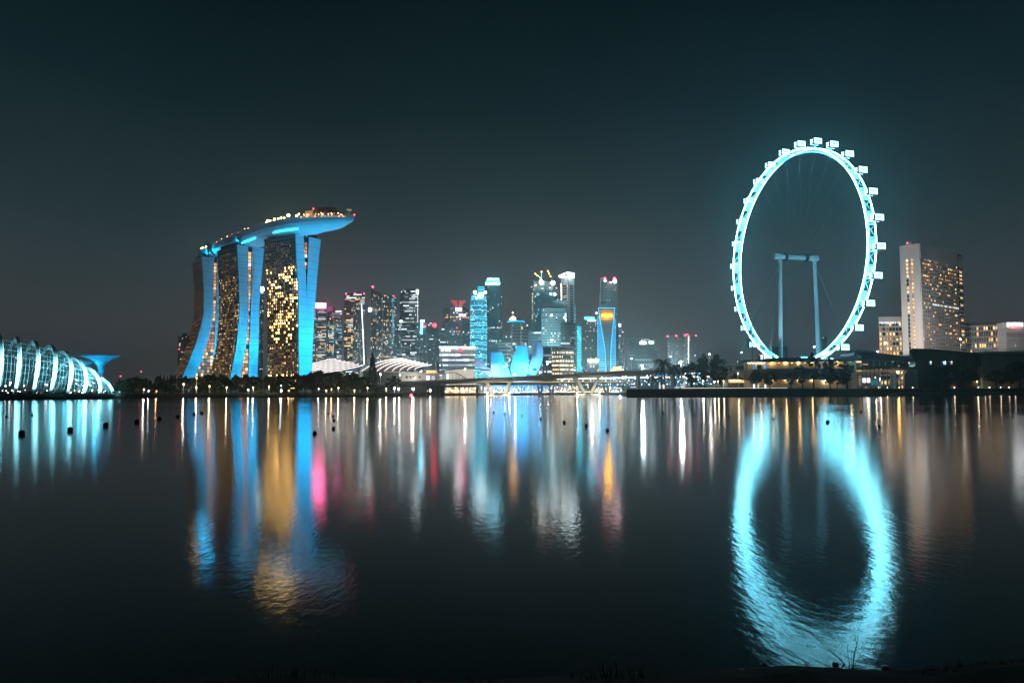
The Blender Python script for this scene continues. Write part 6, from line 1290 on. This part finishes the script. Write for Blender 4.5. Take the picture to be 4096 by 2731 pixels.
for i, (px, py, r, k) in enumerate(park):
    d = shore_d(px) + 13; h = P(px, py, d); o = ('%s park lamp among the left shore trees, %s counted from the left' % ({0: 'white', 1: 'yellow', 2: 'amber', 3: 'bluish'}[k], (ORD + ['twenty first', 'twenty second', 'twenty third', 'twenty fourth'])[sorted(q[0] for q in park).index(px)]))
    lamp_post(h, 2.7, o, 'park lamps on the left shore', r, MM[k][0], 1300 if k in (1, 0) else 400, MM[k][1])
lamp_post(P(1653, 1555, 655), 2.7, 'very bright lamp at the water edge under the left bridge end', None, 0.8, 'lamp_white', 500)
lamp_post(P(1721, 1560, 700), 2.7, 'bright lamp beside the dark piers under the left bridge end', None, 0.7, 'lamp_white', 500)
quay = [(3300, 1521, 0), (3500, 1509, 1), (3519, 1515, 0), (3692, 1511, 0), (3908, 1525, 2), (2952, 1493, 1), (2872, 1523, 2), (2894, 1523, 2), (2812, 1523, 0), (2858, 1526, 0)]
for i, (px, py, k) in enumerate(quay):
    d = interp(QUAY, px) + (14 if px > 3000 else 30); lamp_post(P(px, py, d), 4.6, '%s lamp post on the quay, %s counted from the left' % ({0: 'white', 1: 'warm', 2: 'amber'}[k], ORD[sorted(q[0] for q in quay).index(px)]), 'lamp posts on the quay', 0.4, {0: 'lamp_white', 1: 'lamp_warm', 2: 'amber_lamp'}[k], 420, (1, .85, .6))
posts = [2545, 2564, 2585, 2605, 2617, 2663, 2780, 2823, 2867, 2913, 2958, 3005, 3057, 3107, 3156]
for i, px in enumerate(posts):
    d = interp(QUAY, px) + 2.2; t = thing('railing_post', 'thin tall post on the quay edge, %s from the left' % ORD[i], 'post', G(px, d, 4.6), 'thin posts on the quay edge'); z1 = P(px, 1529 if px > 2620 else 1525, d).z
    MB().tube([G(px, d, 4.6), G(px, d, z1), G(px, d, z1 + .25) + V((.5, 0, 0))], .07, 5).build('pole', 'white_steel', t)
r = thing('quay_railing', 'low metal railing with a lit handrail along the quay edge', 'railing', G(2850, 502, 4.6))
for px in range(2520, 3170, 8): p = G(px, interp(QUAY, px) + 1.4, 4.6); piece('baluster', 'steel', r, p + V((0, 0, .55)), (.03, 0, 0), (0, .03, 0), (0, 0, .55))
for z in (1.1, .6): MB().tube([G(px, interp(QUAY, px) + 1.4, 4.6 + z) for px in (2510, 2750, 3000, 3170)], .04, 4).build('rail', 'steel', r)
r = thing('path_light_line', 'thin line of light along the quay path', 'light line', G(3200, 512, 4.6)); MB().tube([G(px, interp(QUAY, px) + 1.9, 4.72) for px in (2640, 2750, 3000, 3100, 3300, 3560, 3690)], .10, 4).build('light_tube', 'path_light', r); MB().tube([G(px, interp(QUAY, px) + 12, 5.4) for px in (2700, 2850, 3000, 3150)], .07, 4).build('light_tube', 'path_light', r)
for i, px in enumerate((3017, 3034, 3062, 2655, 2640)):
    p = G(px, interp(QUAY, px) + 6, 4.6); t = thing('light_column', 'glowing white column on the quay, %s from the left' % ORD[sorted((3017, 3034, 3062, 2655, 2640)).index(px)], 'light column', p, 'glowing columns on the quay'); MB().box(p + V((0, 0, 1.5)), .9, .9, 3.0).build('column', 'lit_white', t); MB().box(p + V((0, 0, 3.2)), 1.3, 1.3, .3).build('cap', 'white_steel', t)
for i in range(14):
    px = 3470 + i * 44 + U(-8, 8); d = interp(QUAY, px) + U(9, 16); p = G(px, d, 4.7); t = thing('bollard_light', 'low warm bollard light on the right bank path, %s from the left' % ORD[i], 'bollard light', p, 'bollard lights on the right bank')
    MB().tube([p, p + V((0, 0, .9))], .12, 6).build('post', 'dark_steel', t); bpiece('lamp_head', 'lamp_dot', t, p + V((0, 0, 1.0)), U(.2, .32)); lamp('POINT', t, p + V((0, 0, 1.5)), 60 if i % 2 else 130, (1, .72, .42), size=.2)
# bright glow of a white sail sculpture at the quay tip
t = thing('sail_sculpture', 'white fin shaped sculpture blazing on the quay near the palms', 'sculpture', G(2715, 512, 4.6)); a = [P(2684, 1550, 512), P(2740, 1551, 512), P(2744, 1508, 512), P(2734, 1530, 512), P(2722, 1545, 512)]
MB().loft([a, [p + V((0, 2.2, 0)) for p in a]]).build('fin', 'white_steel', t); floodlight(G(2722, 504, 5.4), G(2736, 513, 9), 2600, (.95, .97, 1), 'white spotlight before the fin sculpture', 110, .3)
floodlight(G(2650, 535, 5.4), G(2648, 546, 14), 2600, (1, .85, .35), 'yellow uplight below the low palm on the quay', 110, .3)
# floodlight mast of the stadium
t = thing('stadium_mast', 'unlit stadium floodlight mast left of the wheel foot', 'mast', G(3010, 900, 4.6)); p = P(3009, 1385, 900); MB().tube([G(3009, 900, 4.6), p], [.8, .4], 6).build('pole', 'dark_steel', t); MB().obox(p + V((-1, 0, 4)), (5.5, 0, .6), (0, .6, 0), (-.4, 0, 5)).build('lamp_panel', 'dark_steel', t)
for i in range(5):
    for j in range(4): piece('lamp_unit', 'steel', t, p + V((-4.6 + 1.8 * i, -.8, .8 + 2.1 * j)), (.6, 0, 0), (0, .2, 0), (0, 0, .7))
for i, (px, py) in enumerate(((565, 1486), (482, 1504))): 
    p = P(px, py, 900); t = thing('beacon_mast', 'far red beacon on a thin mast over the left woods, %s' % ('higher' if i == 0 else 'lower'), 'beacon', V((p.x, p.y, 2.7))); MB().tube([V((p.x, p.y, 2.7)), p], .12, 5).build('mast', 'dark_steel', t); bpiece('beacon', 'red_lamp', t, p, .5)
# ================================================================== buoys
BU = [(15, 957, 3), (50, 996, 7.5), (74, 953, 2.4), (161, 987, 6.5), (243, 977, 6), (314, 969, 5.5), (366, 962, 5), (408, 957, 4.5), (446, 951, 4), (463, 949, 4), (723, 995, 5), (754, 950, 2.5), (765, 956, 2.6), (767, 965, 3.2), (766, 984, 4), (1134, 947, 2.2), (1159, 951, 2.4), (1199, 955, 2), (1242, 962, 2.6), (1296, 970, 3.6), (1347, 978, 4), (1395, 989, 4.4), (1469, 944, 2), (1523, 948, 2.5), (1595, 951, 2.2), (1674, 955, 2.5), (1776, 962, 3), (1795, 939, 2), (1876, 942, 2), (1901, 970, 4.5), (1978, 946, 2.5), (2020, 979, 3.6), (2101, 949, 2.2), (2226, 937, 2), (2253, 954, 2.6)]
ORD2 = ORD + ['twenty ' + q for q in ORD[:9]] + ['thirtieth'] + ['thirty ' + q for q in ORD[:9]]
BUOY = []
def buoy_mesh():
    for nm, f, m in (('float', lambda b: b.lathe([(0.05, -0.85), (0.6, -0.7), (0.9, -0.3), (1, 0), (0.92, 0.4), (0.66, 0.75), (0.25, 0.93), (0.05, 0.95)], (0, 0, 0), 16), 'rubber'), ('collar', lambda b: b.lathe([(0.98, -0.12), (1.08, -0.08), (1.08, 0.08), (0.98, 0.12)], (0, 0, 0), 16), 'dark_steel'), ('lifting_eye', lambda b: b.tube([V((0.22 * math.cos(a), 0, 0.95 + 0.22 * math.sin(a))) for a in [math.pi * k / 6 for k in range(7)]], 0.06, 5), 'dark_steel')):
        b = MB(); f(b); me = bpy.data.meshes.new(nm); me.from_pydata([tuple(v) for v in b.v], [], b.f); me.materials.append(MATS[m]); me.polygons.foreach_set('use_smooth', [True] * len(me.polygons)); BUOY.append((nm, me))
buoy_mesh()
for i, (dx, dy, r) in enumerate(BU):
    k = 1.7415; p = PZ(dx * k, dy * k + r * 0.5, 0); R = r * k * p.y / F; t = thing('buoy', 'dark round mooring buoy, %s counted from the left' % ORD2[i], 'buoy', p, 'mooring buoys'); t.scale = (R, R, R); t.location.z = R * 0.5; t.rotation_euler.z = U(0, 6)
    for nm, me in BUOY: o = bpy.data.objects.new(nm, me); COL.objects.link(o); o.parent = t
for i, (px, py, lit) in enumerate(((1645, 1612, 1), (1710, 1594, 0))):
    p = PZ(px, py, 0); t = thing('channel_marker', 'channel marker post with a %s top' % ('glowing red' if lit else 'small dull'), 'marker', p); MB().tube([p - V((0, 0, 1)), p + V((0, 0, 1.6 * p.y / 200))], .14, 6).build('post', 'dark_steel', t); q = p + V((0, 0, 1.9 * p.y / 200)); bpiece('marker_light', 'red_lamp' if lit else 'lamp_small_warm', t, q, .35 if lit else .2)
# ================================================================== near bank
random.seed(17)
edge = [(-500, 2760), (500, 2752), (800, 2722), (1100, 2690), (1400, 2712), (1800, 2735), (2200, 2712), (2450, 2690), (2650, 2700), (2950, 2682), (3150, 2668), (3300, 2676), (3500, 2690), (3650, 2686), (3850, 2662), (4100, 2645), (4700, 2620)]
ep = [PZ(px, py, 0.0) for px, py in edge]; b = MB()
rows_ = [[V((p.x, p.y + .25, -.12)) for p in ep], [V((p.x, p.y, .02)) for p in ep], [V((p.x, p.y - .5, .10 + U(0, .06))) for p in ep], [V((p.x * 1.0, 3.5, .45)) for p in ep], [V((p.x, -6, .9)) for p in ep]]
b.loft(rows_, closed=False); o = b.build('near_bank', 'soil'); o['kind'] = 'structure'
b = MB()
def blade(b, p, h, lean, w_):
    d = V((math.cos(lean), math.sin(lean) * .6, 0)); k = U(.1, .5); pts = [p, p + V((0, 0, h * .45)) + d * h * k * .25, p + V((0, 0, h * .8)) + d * h * k * .7, p + V((0, 0, h)) + d * h * k * 1.3]; s = V((-d.y, d.x, 0)) * .3 + V((1, 0, 0)) * .7; s = s.normalized()
    ws = [w_, w_ * .8, w_ * .45, 0.0006]; n = len(b.v)
    for q, ww in zip(pts, ws): b.v += [q - s * ww, q + s * ww]
    for i in range(3): b.f.append((n + 2 * i, n + 2 * i + 1, n + 2 * i + 3, n + 2 * i + 2))
for (c0, c1, n, h0, h1) in ((850, 1450, 170, .05, .20), (2250, 2650, 100, .05, .20), (2600, 3700, 300, .03, .09), (3600, 4250, 420, .04, .15), (-200, 850, 200, .05, .16), (1450, 2250, 180, .04, .14)):
    for i in range(n): px = U(c0, c1); py = interp(edge, px) + U(2, 60); p = PZ(px, py, 0.05); p.z = 0.0; blade(b, p, U(h0, h1) * (.5 + .5 * math.sin((px - c0) / (c1 - c0) * math.pi)), U(0, 6.28), .006)
o = b.build('grass', 'grass_blade'); o['kind'] = 'stuff'; o['label'] = 'sparse dark grass blades on the near bank'
# stones glinting at the water edge
for i in range(14):
    px = U(2720, 3420) if i < 10 else U(3000, 3800); py = interp(edge, px) + U(-22, 34); p = PZ(px, py, 0); r = U(.012, .035)
    b = MB(); b.lathe([(r * .2, -r * .4), (r * .9, -r * .2), (r, 0), (r * .75, r * .28 * U(.7, 1.3)), (r * .25, r * .42)], (0, 0, 0), 7)
    me = bpy.data.meshes.new('stone'); me.from_pydata([(v.x * U(.9, 1.1) * 1.5, v.y * U(.8, 1.1), v.z) for v in b.v], [], b.f); me.materials.append(MATS['wet_stone']); o = bpy.data.objects.new('stone', me); COL.objects.link(o); o.location = p + V((0, 0, .012 if py < interp(edge, px) else .03)); o.rotation_euler.z = U(0, 6)
    tag(o, 'small wet stone at the near water edge below the wheel reflection', 'stone', 'wet stones at the near water edge')
t = thing('twiggy_plant', 'bare twiggy plant at the near water edge before the wheel reflection', 'plant', PZ(3405, 2655, 0.0))
q0 = lambda px, py, dy=0: P(px, py, PZ(3405, 2655, 0).y + dy)
for pts, r in (([(3412, 2660), (3418, 2610), (3428, 2575), (3421, 2555), (3425, 2535)], .006), ([(3421, 2590), (3440, 2615), (3446, 2640)], .004), ([(3400, 2660), (3392, 2620), (3390, 2575)], .004), ([(3420, 2655), (3440, 2620), (3460, 2585)], .0035), ([(3385, 2662), (3350, 2625), (3310, 2595)], .008), ([(3428, 2575), (3432, 2552), (3430, 2538)], .0035), ([(3404, 2658), (3408, 2625), (3406, 2600)], .003)):
    MB().tube([q0(*a) for a in pts], [r * (1 - .6 * k / (len(pts) - 1)) for k in range(len(pts))], 6).build('twig', 'twig_dark', t)


# ================================================================== humid night air over the bay
def haze():
    m = bpy.data.materials.new('haze_air'); m.use_nodes = True; nt = m.node_tree; nt.nodes.remove(nt.nodes['Principled BSDF'])
    v = nt.nodes.new('ShaderNodeVolumePrincipled'); v.inputs['Color'].default_value = (0.66, 0.90, 0.97, 1); v.inputs['Density'].default_value = 0.0002; v.inputs['Anisotropy'].default_value = 0.86
    nt.links.new(v.outputs[0], nt.nodes['Material Output'].inputs['Volume']); MATS['haze_air'] = m
    o = MB().obox((0, 3000, 148), (4100, 0, 0), (0, 3300, 0), (0, 0, 152)).build('haze', 'haze_air'); o['kind'] = 'stuff'; o['label'] = 'humid night air over the bay and city'
haze()
